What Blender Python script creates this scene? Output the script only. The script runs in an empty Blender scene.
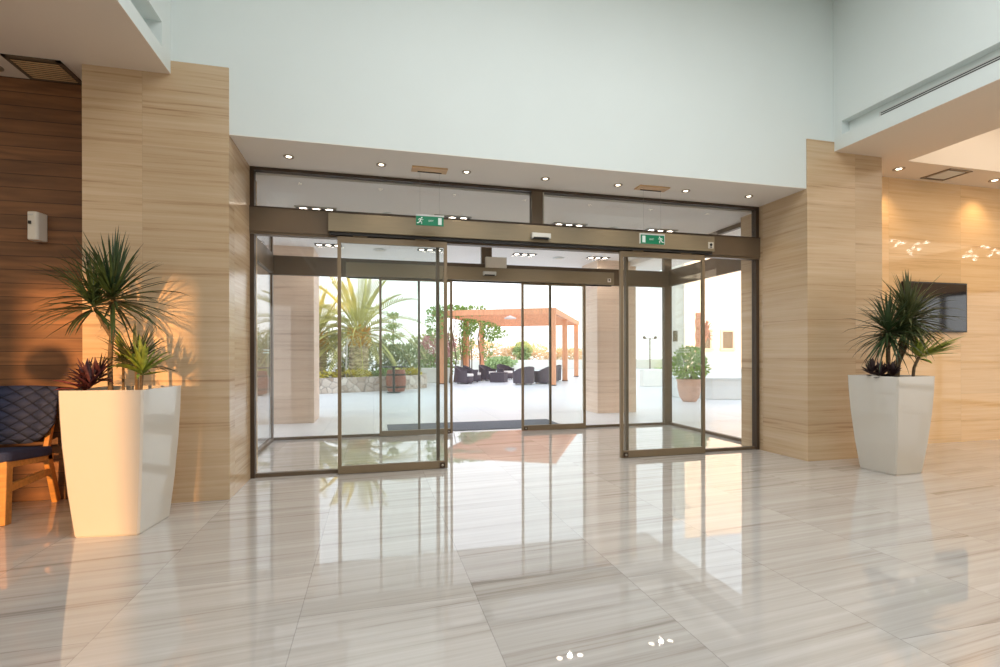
import bpy, math, random
from math import sin, cos, pi, radians as R
from mathutils import Vector, Matrix
rng = random.Random(7)
S = bpy.context.scene
C = S.collection
# ---------------------------------------------------------------- view
S.view_settings.view_transform = 'Standard'
S.view_settings.look = 'None'
S.view_settings.exposure = 0.0
S.view_settings.gamma = 1.0
S.view_settings.use_curve_mapping = False
S.cycles.transparent_max_bounces = 40
S.cycles.max_bounces = 9
S.cycles.diffuse_bounces = 5
S.cycles.glossy_bounces = 4
S.cycles.sample_clamp_indirect = 4.0
S.cycles.caustics_reflective = False
S.cycles.caustics_refractive = False
S.cycles.use_denoising = True

# ---------------------------------------------------------------- materials
def lin(r, g, b):
    f = lambda c: (c/255/12.92) if c/255 <= .04045 else ((c/255+.055)/1.055)**2.4
    return (f(r), f(g), f(b), 1)

def new_mat(name):
    m = bpy.data.materials.new(name); m.use_nodes = True
    nt = m.node_tree
    return m, nt, nt.nodes, nt.links, nt.nodes['Principled BSDF']

def pmat(name, col, rough=.5, metal=0, var=.06, scale=6, spec=.5, bump=0, bscale=60, coat=0, stretch=(1, 1, 1), sss=0):
    m, nt, N, L, p = new_mat(name)
    tc = N.new('ShaderNodeTexCoord'); mp = N.new('ShaderNodeMapping')
    mp.inputs['Scale'].default_value = stretch
    L.new(tc.outputs['Object'], mp.inputs['Vector'])
    n = N.new('ShaderNodeTexNoise'); n.inputs['Scale'].default_value = scale; n.inputs['Detail'].default_value = 4
    L.new(mp.outputs[0], n.inputs['Vector'])
    r = N.new('ShaderNodeValToRGB')
    r.color_ramp.elements[0].position = .3; r.color_ramp.elements[1].position = .7
    c = col
    r.color_ramp.elements[0].color = tuple(max(0, x*(1-var)) for x in c[:3])+(1,)
    r.color_ramp.elements[1].color = tuple(min(1, x*(1+var)) for x in c[:3])+(1,)
    L.new(n.outputs['Fac'], r.inputs['Fac']); L.new(r.outputs['Color'], p.inputs['Base Color'])
    p.inputs['Roughness'].default_value = rough; p.inputs['Metallic'].default_value = metal
    p.inputs['Specular IOR Level'].default_value = spec
    p.inputs['Coat Weight'].default_value = coat
    if bump:
        n2 = N.new('ShaderNodeTexNoise'); n2.inputs['Scale'].default_value = bscale
        L.new(mp.outputs[0], n2.inputs['Vector'])
        b = N.new('ShaderNodeBump'); b.inputs['Strength'].default_value = bump; b.inputs['Distance'].default_value = .01
        L.new(n2.outputs['Fac'], b.inputs['Height']); L.new(b.outputs[0], p.inputs['Normal'])
    return m

def emat(name, col, st):
    m, nt, N, L, p = new_mat(name)
    p.inputs['Base Color'].default_value = col
    p.inputs['Emission Color'].default_value = col
    p.inputs['Emission Strength'].default_value = st
    return m

def math_node(N, L, op, a, b=None):
    n = N.new('ShaderNodeMath'); n.operation = op
    for i, x in enumerate((a, b)):
        if x is None: continue
        if isinstance(x, (int, float)): n.inputs[i].default_value = x
        else: L.new(x, n.inputs[i])
    return n.outputs[0]

def stone(name, c_light, c_mid, c_dark, mode, su, sv, tile_u, tile_v, ou, ov, rough, rot=0, jcol=.75, jw=.0022, spec=.5, tvar=.06, nz=(1.0, 1.0)):
    """layered stone cut in slabs; mode 'floor' uses x,y ; 'wall' uses x+y, z"""
    m, nt, N, L, p = new_mat(name)
    tc = N.new('ShaderNodeTexCoord'); sx = N.new('ShaderNodeSeparateXYZ')
    L.new(tc.outputs['Object'], sx.inputs[0])
    M = lambda op, a, b=None: math_node(N, L, op, a, b)
    if mode == 'floor': u, v = sx.outputs[0], sx.outputs[1]
    else: u, v = M('ADD', sx.outputs[0], sx.outputs[1]), sx.outputs[2]
    uu = M('DIVIDE', M('SUBTRACT', u, ou), tile_u)
    iu = M('FLOOR', uu)
    # every other column of slabs is shifted by part of a slab
    sh = M('MULTIPLY', M('MODULO', M('ADD', iu, 100), 2), .5 if mode == 'wall' else .37)
    vv = M('ADD', M('DIVIDE', M('SUBTRACT', v, ov), tile_v), sh)
    iv = M('FLOOR', vv)
    ci = N.new('ShaderNodeCombineXYZ'); L.new(iu, ci.inputs[0]); L.new(iv, ci.inputs[1])
    wn = N.new('ShaderNodeTexWhiteNoise'); wn.noise_dimensions = '2D'; L.new(ci.outputs[0], wn.inputs['Vector'])
    # vein coordinates
    cr, sr = cos(R(rot)), sin(R(rot))
    a = M('ADD', M('MULTIPLY', u, cr), M('MULTIPLY', v, sr))
    b = M('SUBTRACT', M('MULTIPLY', v, cr), M('MULTIPLY', u, sr))
    cv = N.new('ShaderNodeCombineXYZ')
    L.new(M('MULTIPLY', a, su), cv.inputs[0]); L.new(M('MULTIPLY', b, sv), cv.inputs[1])
    L.new(M('MULTIPLY', wn.outputs['Value'], 37), cv.inputs[2])
    n1 = N.new('ShaderNodeTexNoise'); n1.inputs['Scale'].default_value = 1; n1.inputs['Detail'].default_value = 6
    n1.inputs['Roughness'].default_value = .68; n1.inputs['Distortion'].default_value = .25
    L.new(cv.outputs[0], n1.inputs['Vector'])
    n2 = N.new('ShaderNodeTexNoise'); n2.inputs['Scale'].default_value = .35; n2.inputs['Detail'].default_value = 3
    L.new(cv.outputs[0], n2.inputs['Vector'])
    f = M('ADD', M('MULTIPLY', n1.outputs['Fac'], .7*nz[0]), M('MULTIPLY', n2.outputs['Fac'], .3*nz[0]))
    r = N.new('ShaderNodeValToRGB'); e = r.color_ramp.elements
    e[0].position = .30; e[0].color = c_dark
    e[1].position = .62; e[1].color = c_light
    x = e.new(.44); x.color = c_mid
    L.new(f, r.inputs['Fac'])
    # slab to slab variation
    tv = M('ADD', 1-tvar, M('MULTIPLY', wn.outputs['Value'], 2*tvar))
    fu, fv = M('FRACT', uu), M('FRACT', vv)
    du = M('MULTIPLY', M('MINIMUM', fu, M('SUBTRACT', 1, fu)), tile_u)
    dv = M('MULTIPLY', M('MINIMUM', fv, M('SUBTRACT', 1, fv)), tile_v)
    j = M('GREATER_THAN', M('MINIMUM', du, dv), jw)
    jj = M('ADD', jcol, M('MULTIPLY', j, 1-jcol))
    k = M('MULTIPLY', tv, jj)
    mx = N.new('ShaderNodeVectorMath'); mx.operation = 'SCALE'
    L.new(r.outputs['Color'], mx.inputs[0]); L.new(k, mx.inputs['Scale'])
    L.new(mx.outputs[0], p.inputs['Base Color'])
    p.inputs['Roughness'].default_value = rough
    p.inputs['Specular IOR Level'].default_value = spec
    return m

def glass_mat(name, tint, refl=.035):
    m, nt, N, L, p = new_mat(name); N.remove(p)
    M = lambda op, a, b=None: math_node(N, L, op, a, b)
    g = N.new('ShaderNodeNewGeometry'); d = N.new('ShaderNodeVectorMath'); d.operation = 'DOT_PRODUCT'
    L.new(g.outputs['Normal'], d.inputs[0]); L.new(g.outputs['Incoming'], d.inputs[1])
    c = M('ABSOLUTE', d.outputs['Value'])
    f = M('ADD', refl, M('MULTIPLY', M('POWER', M('SUBTRACT', 1, c), 5), 1-refl))
    t = N.new('ShaderNodeBsdfTransparent'); t.inputs[0].default_value = tint
    gl = N.new('ShaderNodeBsdfGlossy'); gl.inputs['Roughness'].default_value = 0.0
    mx = N.new('ShaderNodeMixShader'); L.new(f, mx.inputs[0]); L.new(t.outputs[0], mx.inputs[1]); L.new(gl.outputs[0], mx.inputs[2])
    L.new(mx.outputs[0], N['Material Output'].inputs[0])
    return m

MT = {}
MT['marble'] = stone('polished_marble', lin(200, 197, 194), lin(184, 179, 174), lin(136, 126, 116), 'floor', .42, 20, .824, 1.3, -1.155, 1.65, .02, rot=5, jcol=.72, jw=.002, spec=1.0, tvar=.06)
MT['trav'] = stone('travertine', lin(208, 184, 152), lin(196, 168, 134), lin(146, 112, 78), 'wall', .7, 30, .7934, 1.24, 2.833, 0.4, .22, jcol=.86, jw=.0016, tvar=.05)
MT['trav_pale'] = stone('travertine_outdoors', lin(238, 218, 198), lin(230, 206, 184), lin(192, 162, 138), 'wall', .8, 24, 1.2, .62, .10, 0.1, .5, jcol=.88, jw=.004, tvar=.05)
MT['white'] = pmat('white_plaster', lin(224, 231, 229), .7, var=.012, scale=1.5)
MT['ceil'] = pmat('ceiling_plaster', lin(228, 216, 202), .75, var=.01, scale=1.2)
MT['soffit'] = pmat('soffit_plaster', lin(236, 230, 222), .75, var=.01, scale=1.2)
MT['canopyc'] = pmat('canopy_plaster', lin(238, 234, 230), .75, var=.01, scale=1.2)
MT['bronze'] = pmat('dark_bronze_aluminium', lin(104, 88, 70), .42, .1, var=.05, scale=4)
MT['bronze_dark'] = pmat('darkest_bronze_aluminium', lin(72, 56, 42), .45, .1, var=.05, scale=4)
MT['bronze_light'] = pmat('brushed_bronze_cover', lin(146, 132, 108), .4, .2, var=.04, scale=5, stretch=(1, 10, 10))
MT['bronze_leaf'] = pmat('bronze_door_leaf', lin(136, 118, 94), .4, .2, var=.05, scale=5)
MT['glass'] = glass_mat('clear_glass', (.985, .99, .985, 1))
MT['glass_green'] = glass_mat('greenish_glass', (.965, .985, .972, 1), .04)
MT['glass_edge'] = pmat('bright_glass_edge', lin(190, 185, 170), .3)
MT['gasket'] = pmat('black_rubber', lin(40, 36, 32), .6)
MT['chrome'] = pmat('brushed_steel', lin(170, 165, 155), .3, .8)
MT['plastic'] = pmat('white_plastic', lin(226, 220, 208), .35, var=.02)
MT['grey_plastic'] = pmat('pale_grey_plastic', lin(215, 216, 212), .35, var=.02)
MT['dark'] = pmat('dark_recess', lin(52, 42, 34), .6)
MT['black'] = pmat('black_paint', lin(22, 22, 24), .4)
MT['green_sign'] = pmat('green_sign_face', lin(0, 128, 88), .4, var=.02)
MT['sign_white'] = pmat('white_sign_print', lin(225, 240, 235), .5, var=.01)
MT['tan'] = pmat('tan_painted_plate', lin(214, 178, 134), .5)
MT['lamp'] = emat('downlight_glow', (1, .86, .66, 1), 5)
MT['lamp_soft'] = emat('spot_glow', (1, .84, .7, 1), 12)
MT['bulb'] = emat('small_bulb_glow', (1, .93, .82, 1), 40)
MT['ring'] = pmat('lamp_ring', lin(160, 145, 125), .35, .4)
MT['gloss_white'] = pmat('glossy_white_lacquer', lin(208, 202, 192), .08, var=.012, scale=2, spec=.5, coat=.4)
MT['soil'] = pmat('dark_soil', lin(54, 38, 28), .95, var=.4, scale=40, bump=.6)
MT['leaf_dark'] = pmat('dark_green_leaf', lin(52, 72, 40), .4, var=.35, scale=9)
MT['leaf_mid'] = pmat('olive_leaf', lin(90, 96, 58), .42, var=.35, scale=9)
MT['leaf_lime'] = pmat('lime_leaf', lin(142, 156, 62), .42, var=.3, scale=30)
MT['leaf_purple'] = pmat('purple_leaf', lin(84, 48, 52), .42, var=.4, scale=22)
MT['leaf_pink'] = pmat('pink_leaf', lin(176, 80, 84), .42, var=.25, scale=22)
MT['leaf_maroon'] = pmat('maroon_succulent', lin(58, 42, 44), .4, var=.3, scale=22)
MT['stem'] = pmat('ringed_stem', lin(112, 94, 70), .8, var=.3, scale=20, stretch=(1, 1, 6), bump=.4)
MT['screen'] = pmat('black_glass_screen', lin(30, 32, 40), .05, var=.02, spec=.7)
MT['navy'] = None
MT['oak'] = pmat('honey_oak', lin(196, 142, 78), .35, var=.18, scale=5, stretch=(1, 8, 8))
MT['terrace'] = None
MT['mat'] = pmat('charcoal_coir_mat', lin(112, 116, 126), .95, var=.3, scale=90, bump=.5, bscale=300)
MT['cedar'] = pmat('orange_cedar', lin(232, 162, 122), .6, var=.14, scale=3, stretch=(6, 6, 1))
MT['rattan'] = pmat('dark_rattan', lin(92, 82, 88), .7, var=.3, scale=50, bump=.6, bscale=90)
MT['cushion'] = pmat('white_cushion', lin(238, 232, 226), .9, var=.02)
MT['wallw'] = pmat('whitewashed_masonry', lin(244, 240, 232), .8, var=.015, scale=2)
MT['wallcream'] = pmat('cream_render', lin(250, 240, 222), .8, var=.015, scale=2)
MT['wallgrey'] = pmat('pale_grey_render', lin(232, 234, 232), .8, var=.015, scale=2)
MT['pane_dark'] = pmat('window_pane_tinted', lin(112, 104, 82), .6)
MT['shutter'] = pmat('window_surround', lin(236, 208, 186), .6)
MT['terracotta'] = pmat('terracotta_clay', lin(206, 164, 142), .8, var=.1, scale=8)
MT['shrub'] = pmat('bright_shrub_leaf', lin(150, 178, 96), .6, var=.35, scale=12)
MT['shrub2'] = pmat('grey_green_shrub_leaf', lin(176, 184, 132), .6, var=.3, scale=5)
MT['shrub3'] = pmat('deep_shrub_leaf', lin(150, 166, 114), .6, var=.35, scale=5)
MT['yellow_fl'] = pmat('yellow_groundcover', lin(212, 196, 62), .6, var=.2, scale=6)
MT['pink_fl'] = pmat('pink_blossom', lin(208, 150, 150), .6, var=.2, scale=6)
MT['orange_fl'] = pmat('orange_blossom', lin(250, 220, 184), .6, var=.12, scale=3)
MT['palm_leaf'] = pmat('golden_palm_leaf', lin(208, 204, 128), .5, var=.4, scale=2.5)
MT['palm_trunk'] = pmat('scaly_palm_trunk', lin(222, 192, 162), .9, var=.6, scale=7, bump=1, bscale=18)
MT['palm_boot'] = pmat('orange_palm_boots', lin(232, 170, 62), .8, var=.35, scale=10)
MT['pale_green'] = pmat('pale_far_foliage', lin(186, 204, 150), .6, var=.2, scale=5)
MT['conifer'] = pmat('lime_conifer', lin(182, 196, 116), .6, var=.2, scale=4)
MT['barrel'] = pmat('reddish_barrel_wood', lin(160, 96, 76), .6, var=.2, scale=6, stretch=(5, 5, 1))
MT['grass'] = pmat('strip_lawn', lin(176, 196, 120), .9, var=.15, scale=3)
MT['rust'] = pmat('rust_brown_bark', lin(210, 140, 98), .8, var=.25, scale=6, bump=.6)

def navy_mat():
    m, nt, N, L, p = new_mat('quilted_navy_fabric')
    M = lambda op, a, b=None: math_node(N, L, op, a, b)
    tc = N.new('ShaderNodeTexCoord'); sx = N.new('ShaderNodeSeparateXYZ'); L.new(tc.outputs['Object'], sx.inputs[0])
    x, z = sx.outputs[0], sx.outputs[2]
    s = 11.0
    a = M('ABSOLUTE', M('SINE', M('MULTIPLY', M('ADD', M('MULTIPLY', x, .62), z), s*pi)))
    b = M('ABSOLUTE', M('SINE', M('MULTIPLY', M('SUBTRACT', M('MULTIPLY', x, .62), z), s*pi)))
    h = M('POWER', M('MULTIPLY', a, b), .4)
    bp = N.new('ShaderNodeBump'); bp.inputs['Strength'].default_value = .9; bp.inputs['Distance'].default_value = .03
    L.new(h, bp.inputs['Height']); L.new(bp.outputs[0], p.inputs['Normal'])
    r = N.new('ShaderNodeValToRGB'); r.color_ramp.elements[0].color = lin(16, 22, 42); r.color_ramp.elements[1].color = lin(44, 54, 86)
    r.color_ramp.elements[1].position = .5
    L.new(h, r.inputs[0]); L.new(r.outputs[0], p.inputs['Base Color'])
    p.inputs['Roughness'].default_value = .8
    return m
MT['navy'] = navy_mat()
MT['navy_plain'] = pmat('navy_seat_fabric', lin(42, 52, 84), .8, var=.1, scale=30)

def wood_planks():
    m, nt, N, L, p = new_mat('walnut_plank_cladding')
    M = lambda op, a, b=None: math_node(N, L, op, a, b)
    tc = N.new('ShaderNodeTexCoord'); sx = N.new('ShaderNodeSeparateXYZ'); L.new(tc.outputs['Object'], sx.inputs[0])
    z = M('DIVIDE', sx.outputs[2], .112)
    iz, fz = M('FLOOR', z), M('FRACT', z)
    wn = N.new('ShaderNodeTexWhiteNoise'); wn.noise_dimensions = '1D'; L.new(iz, wn.inputs['W'])
    cv = N.new('ShaderNodeCombineXYZ')
    L.new(M('MULTIPLY', sx.outputs[0], 1.6), cv.inputs[0]); L.new(M('MULTIPLY', sx.outputs[2], 15), cv.inputs[1]); L.new(M('MULTIPLY', wn.outputs['Value'], 40), cv.inputs[2])
    n = N.new('ShaderNodeTexNoise'); n.inputs['Scale'].default_value = 1; n.inputs['Detail'].default_value = 5; n.inputs['Distortion'].default_value = .6
    L.new(cv.outputs[0], n.inputs['Vector'])
    r = N.new('ShaderNodeValToRGB'); r.color_ramp.elements[0].position = .3; r.color_ramp.elements[1].position = .72
    r.color_ramp.elements[0].color = lin(104, 68, 40); r.color_ramp.elements[1].color = lin(146, 100, 62)
    L.new(n.outputs['Fac'], r.inputs[0])
    j = M('GREATER_THAN', M('MINIMUM', fz, M('SUBTRACT', 1, fz)), .028)
    k = M('MULTIPLY', M('ADD', .78, M('MULTIPLY', wn.outputs['Value'], .4)), M('ADD', .35, M('MULTIPLY', j, .65)))
    mx = N.new('ShaderNodeVectorMath'); mx.operation = 'SCALE'
    L.new(r.outputs['Color'], mx.inputs[0]); L.new(k, mx.inputs['Scale']); L.new(mx.outputs[0], p.inputs['Base Color'])
    p.inputs['Roughness'].default_value = .5
    bp = N.new('ShaderNodeBump'); bp.inputs['Strength'].default_value = .5; bp.inputs['Distance'].default_value = .006
    L.new(j, bp.inputs['Height']); L.new(bp.outputs[0], p.inputs['Normal'])
    return m
MT['planks'] = wood_planks()

def terrace_mat():
    m, nt, N, L, p = new_mat('pale_terrace_paving')
    tc = N.new('ShaderNodeTexCoord')
    b = N.new('ShaderNodeTexBrick'); b.inputs['Scale'].default_value = 1.2; b.offset = 0
    b.inputs['Brick Width'].default_value = .9; b.inputs['Row Height'].default_value = .9
    b.inputs['Mortar Size'].default_value = .006
    b.inputs['Color1'].default_value = lin(236, 236, 236); b.inputs['Color2'].default_value = lin(230, 231, 233); b.inputs['Mortar'].default_value = lin(208, 210, 214)
    L.new(tc.outputs['Object'], b.inputs['Vector']); L.new(b.outputs['Color'], p.inputs['Base Color'])
    p.inputs['Roughness'].default_value = .35
    return m
MT['terrace'] = terrace_mat()

def rubble_mat():
    m, nt, N, L, p = new_mat('dry_rubble_stone')
    tc = N.new('ShaderNodeTexCoord')
    v = N.new('ShaderNodeTexVoronoi'); v.inputs['Scale'].default_value = 4.5
    v2 = N.new('ShaderNodeTexVoronoi'); v2.feature = 'DISTANCE_TO_EDGE'; v2.inputs['Scale'].default_value = 4.5
    L.new(tc.outputs['Object'], v.inputs['Vector']); L.new(tc.outputs['Object'], v2.inputs['Vector'])
    sx = N.new('ShaderNodeSeparateXYZ'); L.new(v.outputs['Color'], sx.inputs[0])
    r = N.new('ShaderNodeValToRGB'); r.color_ramp.elements[0].color = lin(176, 156, 138); r.color_ramp.elements[1].color = lin(226, 214, 200)
    L.new(sx.outputs[0], r.inputs[0])
    g = math_node(N, L, 'GREATER_THAN', v2.outputs['Distance'], .045)
    k = math_node(N, L, 'ADD', .62, math_node(N, L, 'MULTIPLY', g, .38))
    mx = N.new('ShaderNodeVectorMath'); mx.operation = 'SCALE'
    L.new(r.outputs['Color'], mx.inputs[0]); L.new(k, mx.inputs['Scale']); L.new(mx.outputs[0], p.inputs['Base Color'])
    bp = N.new('ShaderNodeBump'); bp.inputs['Strength'].default_value = 1; bp.inputs['Distance'].default_value = .05
    L.new(v2.outputs['Distance'], bp.inputs['Height']); L.new(bp.outputs[0], p.inputs['Normal'])
    p.inputs['Roughness'].default_value = .9
    return m
MT['rubble'] = rubble_mat()

# ---------------------------------------------------------------- mesh builder
class MB:
    def __init__(s): s.v = []; s.f = []; s.sm = []
    def add(s, vs, fs, smooth=False):
        o = len(s.v); s.v += [tuple(v) for v in vs]
        for f in fs: s.f.append([i+o for i in f]); s.sm.append(smooth)
        return s
    def box(s, x0, x1, y0, y1, z0, z1, rot=None, piv=None):
        vs = [Vector((x, y, z)) for z in (z0, z1) for y in (y0, y1) for x in (x0, x1)]
        if rot is not None:
            p = Vector(piv); vs = [rot @ (v-p)+p for v in vs]
        return s.add(vs, [(0, 2, 3, 1), (4, 5, 7, 6), (0, 1, 5, 4), (2, 6, 7, 3), (0, 4, 6, 2), (1, 3, 7, 5)])
    def beam(s, p0, p1, w, h, up=(0, 0, 1)):
        p0, p1 = Vector(p0), Vector(p1); d = (p1-p0).normalized(); upv = Vector(up)
        if abs(d.dot(upv)) > .98: upv = Vector((0, 1, 0))
        a = d.cross(upv).normalized(); b = a.cross(d).normalized()
        vs = []
        for p in (p0, p1):
            for i, j in ((-1, -1), (1, -1), (1, 1), (-1, 1)): vs.append(p+a*i*w/2+b*j*h/2)
        return s.add(vs, [(3, 2, 1, 0), (4, 5, 6, 7), (0, 1, 5, 4), (1, 2, 6, 5), (2, 3, 7, 6), (3, 0, 4, 7)])
    def tube(s, pts, rad, seg=10, caps=True):
        pts = [Vector(p) for p in pts]; n = len(pts)
        if not hasattr(rad, '__len__'): rad = [rad]*n
        vs = []; ref = None
        for i, p in enumerate(pts):
            d = (pts[min(i+1, n-1)]-pts[max(i-1, 0)]).normalized()
            if ref is None:
                ref = d.cross(Vector((0, 0, 1)))
                if ref.length < .05: ref = d.cross(Vector((1, 0, 0)))
            a = (ref-d*ref.dot(d)).normalized(); b = d.cross(a); ref = a
            for k in range(seg):
                t = 2*pi*k/seg; vs.append(p+(a*cos(t)+b*sin(t))*rad[i])
        fs = [(i*seg+k, i*seg+(k+1) % seg, (i+1)*seg+(k+1) % seg, (i+1)*seg+k) for i in range(n-1) for k in range(seg)]
        s.add(vs, fs, True)
        if caps: s.add(vs[:seg], [tuple(reversed(range(seg)))]); s.add(vs[-seg:], [tuple(range(seg))])
        return s
    def lathe(s, prof, c=(0, 0, 0), seg=24, smooth=True, axis='z'):
        vs = []
        for r, z in prof:
            for k in range(seg):
                t = 2*pi*k/seg
                q = (r*cos(t), r*sin(t), z) if axis == 'z' else (r*cos(t), -z, r*sin(t))
                vs.append((c[0]+q[0], c[1]+q[1], c[2]+q[2]))
        fs = [(i*seg+k, i*seg+(k+1) % seg, (i+1)*seg+(k+1) % seg, (i+1)*seg+k) for i in range(len(prof)-1) for k in range(seg)]
        s.add(vs, fs, smooth)
        if prof[0][0] > 1e-4: s.add(vs[:seg], [tuple(reversed(range(seg)))])
        if prof[-1][0] > 1e-4: s.add(vs[-seg:], [tuple(range(seg))])
        return s
    def prism(s, poly, axis, a0, a1):
        """poly: 2D outline; extruded along axis 'x','y','z' from a0 to a1"""
        n = len(poly)
        def P(u, v, a): return {'x': (a, u, v), 'y': (u, a, v), 'z': (u, v, a)}[axis]
        vs = [P(u, v, a0) for u, v in poly]+[P(u, v, a1) for u, v in poly]
        return s.add(vs, [tuple(reversed(range(n))), tuple(range(n, 2*n))]+[(i, (i+1) % n, n+(i+1) % n, n+i) for i in range(n)])
    def blade(s, base, d, length, width, droop, seg=5, fold=.25, side=None):
        """a strap leaf that tapers to a point and bends down"""
        p = Vector(base); d = Vector(d).normalized()
        if side is None:
            side = d.cross(Vector((0, 0, 1)))
            if side.length < .1: side = Vector((cos(length*99), sin(length*99), 0))
        side = Vector(side).normalized()
        vs = []; st = length/seg
        prof = [.55, 1, .95, .8, .5, .0] if seg == 5 else [max(0, sin(pi*min(1, (i/seg)*.85+.15))) for i in range(seg)]+[0]
        for i in range(seg+1):
            w = width*prof[i]/2
            nrm = side.cross(d).normalized()
            vs += [p-side*w, p-nrm*w*fold*2, p+side*w]
            p = p+d*st
            d = (d+Vector((0, 0, -droop*(i+1)/seg))).normalized()
        fs = []
        for i in range(seg):
            a = i*3; b = a+3
            fs += [(a, a+1, b+1, b), (a+1, a+2, b+2, b+1)]
        return s.add(vs, fs, True)
    def build(s, name, mat, parent=None, bevel=0, local=False, smooth=None, solid=0):
        me = bpy.data.meshes.new(name)
        vs = s.v
        if parent is not None and not local:
            inv = WM[parent.name].inverted(); vs = [tuple(inv @ Vector(v)) for v in vs]
        me.from_pydata(vs, [], s.f); me.materials.append(mat)
        me.polygons.foreach_set('use_smooth', s.sm if smooth is None else [smooth]*len(s.f))
        me.update()
        o = bpy.data.objects.new(name, me); C.objects.link(o)
        if parent is not None: o.parent = parent
        WM[o.name] = (WM[parent.name].copy() if parent is not None else Matrix.Identity(4))
        if solid:
            md = o.modifiers.new('thickness', 'SOLIDIFY'); md.thickness = solid
        if bevel:
            md = o.modifiers.new('bevel', 'BEVEL'); md.width = bevel; md.segments = 2; md.limit_method = 'ANGLE'
        return o
WM = {}
def thing(name, label, cat, loc=(0, 0, 0), rz=0, group=None):
    o = bpy.data.objects.new(name, None); C.objects.link(o); o.empty_display_size = .1
    o.location = loc; o.rotation_euler = (0, 0, rz)
    WM[o.name] = Matrix.Translation(loc) @ Matrix.Rotation(rz, 4, 'Z')
    return tag(o, label, cat, group)
def tag(o, label, cat, group=None):
    o['label'] = label; o['category'] = cat
    if group: o['group'] = group
    return o
def struct(o, label, cat):
    o['kind'] = 'structure'; o['label'] = label; o['category'] = cat
    return o
def senum(name, label, cat, loc=(0, 0, 0)):
    return struct(thing(name, label, cat, loc), label, cat)
def dup(root, loc, label, rz=None):
    r = root.copy(); C.objects.link(r); r.location = loc; r['label'] = label
    if rz is not None: r.rotation_euler = (0, 0, rz)
    for ch in list(root.children):
        c = ch.copy(); C.objects.link(c); c.parent = r
        for g in ch.children:
            d = g.copy(); C.objects.link(d); d.parent = c
    return r

# ================================================================ ROOM SHELL
YF, YP, YV, YO = 5.379, 4.623, 7.66, 5.67        # frame plane, pillar face, outer glazing, outside wall face
XL, XR = -1.16, 4.683
ZS, ZC, ZT, ZV = 3.04, 3.481, 3.587, 5.18
b = MB().box(-9, 14, -5, YF+.0, -.12, 0).box(-1.41, 4.91, YF, YV+.03, -.12, 0)
struct(b.build('floor', MT['marble']), 'polished pale marble floor with grey veins and slab joints', 'floor')
# front wall of white plaster above the entrance
b = MB().box(-1.588, 5.057, YP+.012, YO, ZT, ZV).box(XL, XR, YP+.012, YO, ZS, ZT)
struct(b.build('wall_front', MT['white']), 'tall white plaster wall above the glass entrance', 'wall')
b = MB().box(XL, XR, YP+.012, YF+.06, ZS-.006, ZS)
struct(b.build('ceiling', MT['soffit']), 'low greige soffit over the sliding doors', 'ceiling')
# travertine pillars beside the entrance
b = MB().box(-2.203, -1.588, YP, YO, 0, ZC).box(-1.588, XL, YP, YO, 0, ZT)
struct(b.build('pillar', MT['trav']), 'broad travertine pillar left of the sliding doors', 'pillar')
b = MB().box(XR, 5.057, YP, YO, 0, ZT).box(5.057, 5.738, YP, YO, 0, ZC)
struct(b.build('pillar', MT['trav']), 'broad travertine pillar right of the sliding doors', 'pillar')
b = MB().box(-9, -2.203, 4.98, YO, 0, ZC)
struct(b.build('wall_left', MT['planks']), 'wall clad in horizontal dark walnut planks', 'wall')
MT['trav_warm'] = stone('travertine_honed', lin(232, 202, 162), lin(224, 190, 146), lin(196, 158, 114), 'wall', .7, 26, 1.24, 1.2, .45, -.55, .05, spec=.22, jcol=.84, jw=.002, tvar=.05)
b = MB().box(5.738, 14, 5.13, YO, 0, ZC)
struct(b.build('wall_right', MT['trav_warm']), 'polished travertine wall behind the black screen', 'wall')
# side walls of the tall void, each with a recessed slot
b = MB().box(-1.78, -1.588, -5, YP+.012, ZC, 3.600).box(-1.78, -1.588, -5, YP+.012, 3.792, ZV).box(-1.78, -1.588, 4.45, YP+.012, 3.600, 3.792).box(-1.84, -1.78, -5, YP+.012, ZC, ZV)
struct(b.build('wall_left', MT['white']), 'white side wall of the tall void with a recessed slot, left', 'wall')
b = MB().box(5.057, 5.16, -5, YP+.012, ZC, 3.635).box(5.057, 5.16, -5, YP+.012, 3.785, ZV).box(5.057, 5.16, 4.53, YP+.012, 3.635, 3.785).box(5.16, 5.31, -5, YP+.012, ZC, ZV)
struct(b.build('wall_right', MT['white']), 'white side wall of the tall void with a long air slot, right', 'wall')
b = MB().box(-9, -1.588, -5, 4.98, ZC-.004, ZC+.0).box(-9, -1.84, -5, 4.98, ZC, ZC+.2)
struct(b.build('ceiling', MT['ceil']), 'low beige ceiling over the lounge at the left', 'ceiling')
TX0, TX1, TY0, TY1 = 6.15, 8.9, -1.0, 4.64
b = MB()
b.box(5.0575, 5.31, -5, YP+.012, ZC-.004, ZC-.0005).box(5.0575, 5.31, YP+.012, 5.13, ZC-.004, ZC+.05)
for x0, x1, y0, y1 in ((5.31, TX0, -5, 5.13), (TX1, 14, -5, 5.13), (TX0, TX1, -5, TY0), (TX0, TX1, TY1, 5.13)): b.box(x0, x1, y0, y1, ZC-.004, ZC+.05)
b.box(TX0-.03, TX0, TY0, TY1, ZC+.05, 4.2).box(TX1, TX1+.03, TY0, TY1, ZC+.05, 4.2).box(TX0, TX1, TY0-.03, TY0, ZC+.05, 4.2).box(TX0, TX1, TY1, TY1+.03, ZC+.05, 4.2).box(TX0-.03, TX1+.03, TY0-.03, TY1+.03, 4.2, 4.26)
struct(b.build('ceiling', MT['ceil']), 'beige ceiling at the right with a raised lit tray', 'ceiling')
# closed top of the void, without any roof opening
b = MB()
b.box(-1.84, 5.31, -5, YP+.012, ZV, ZV+.1)
struct(b.build('ceiling', MT['white']), 'high white ceiling of the void', 'ceiling')
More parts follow.
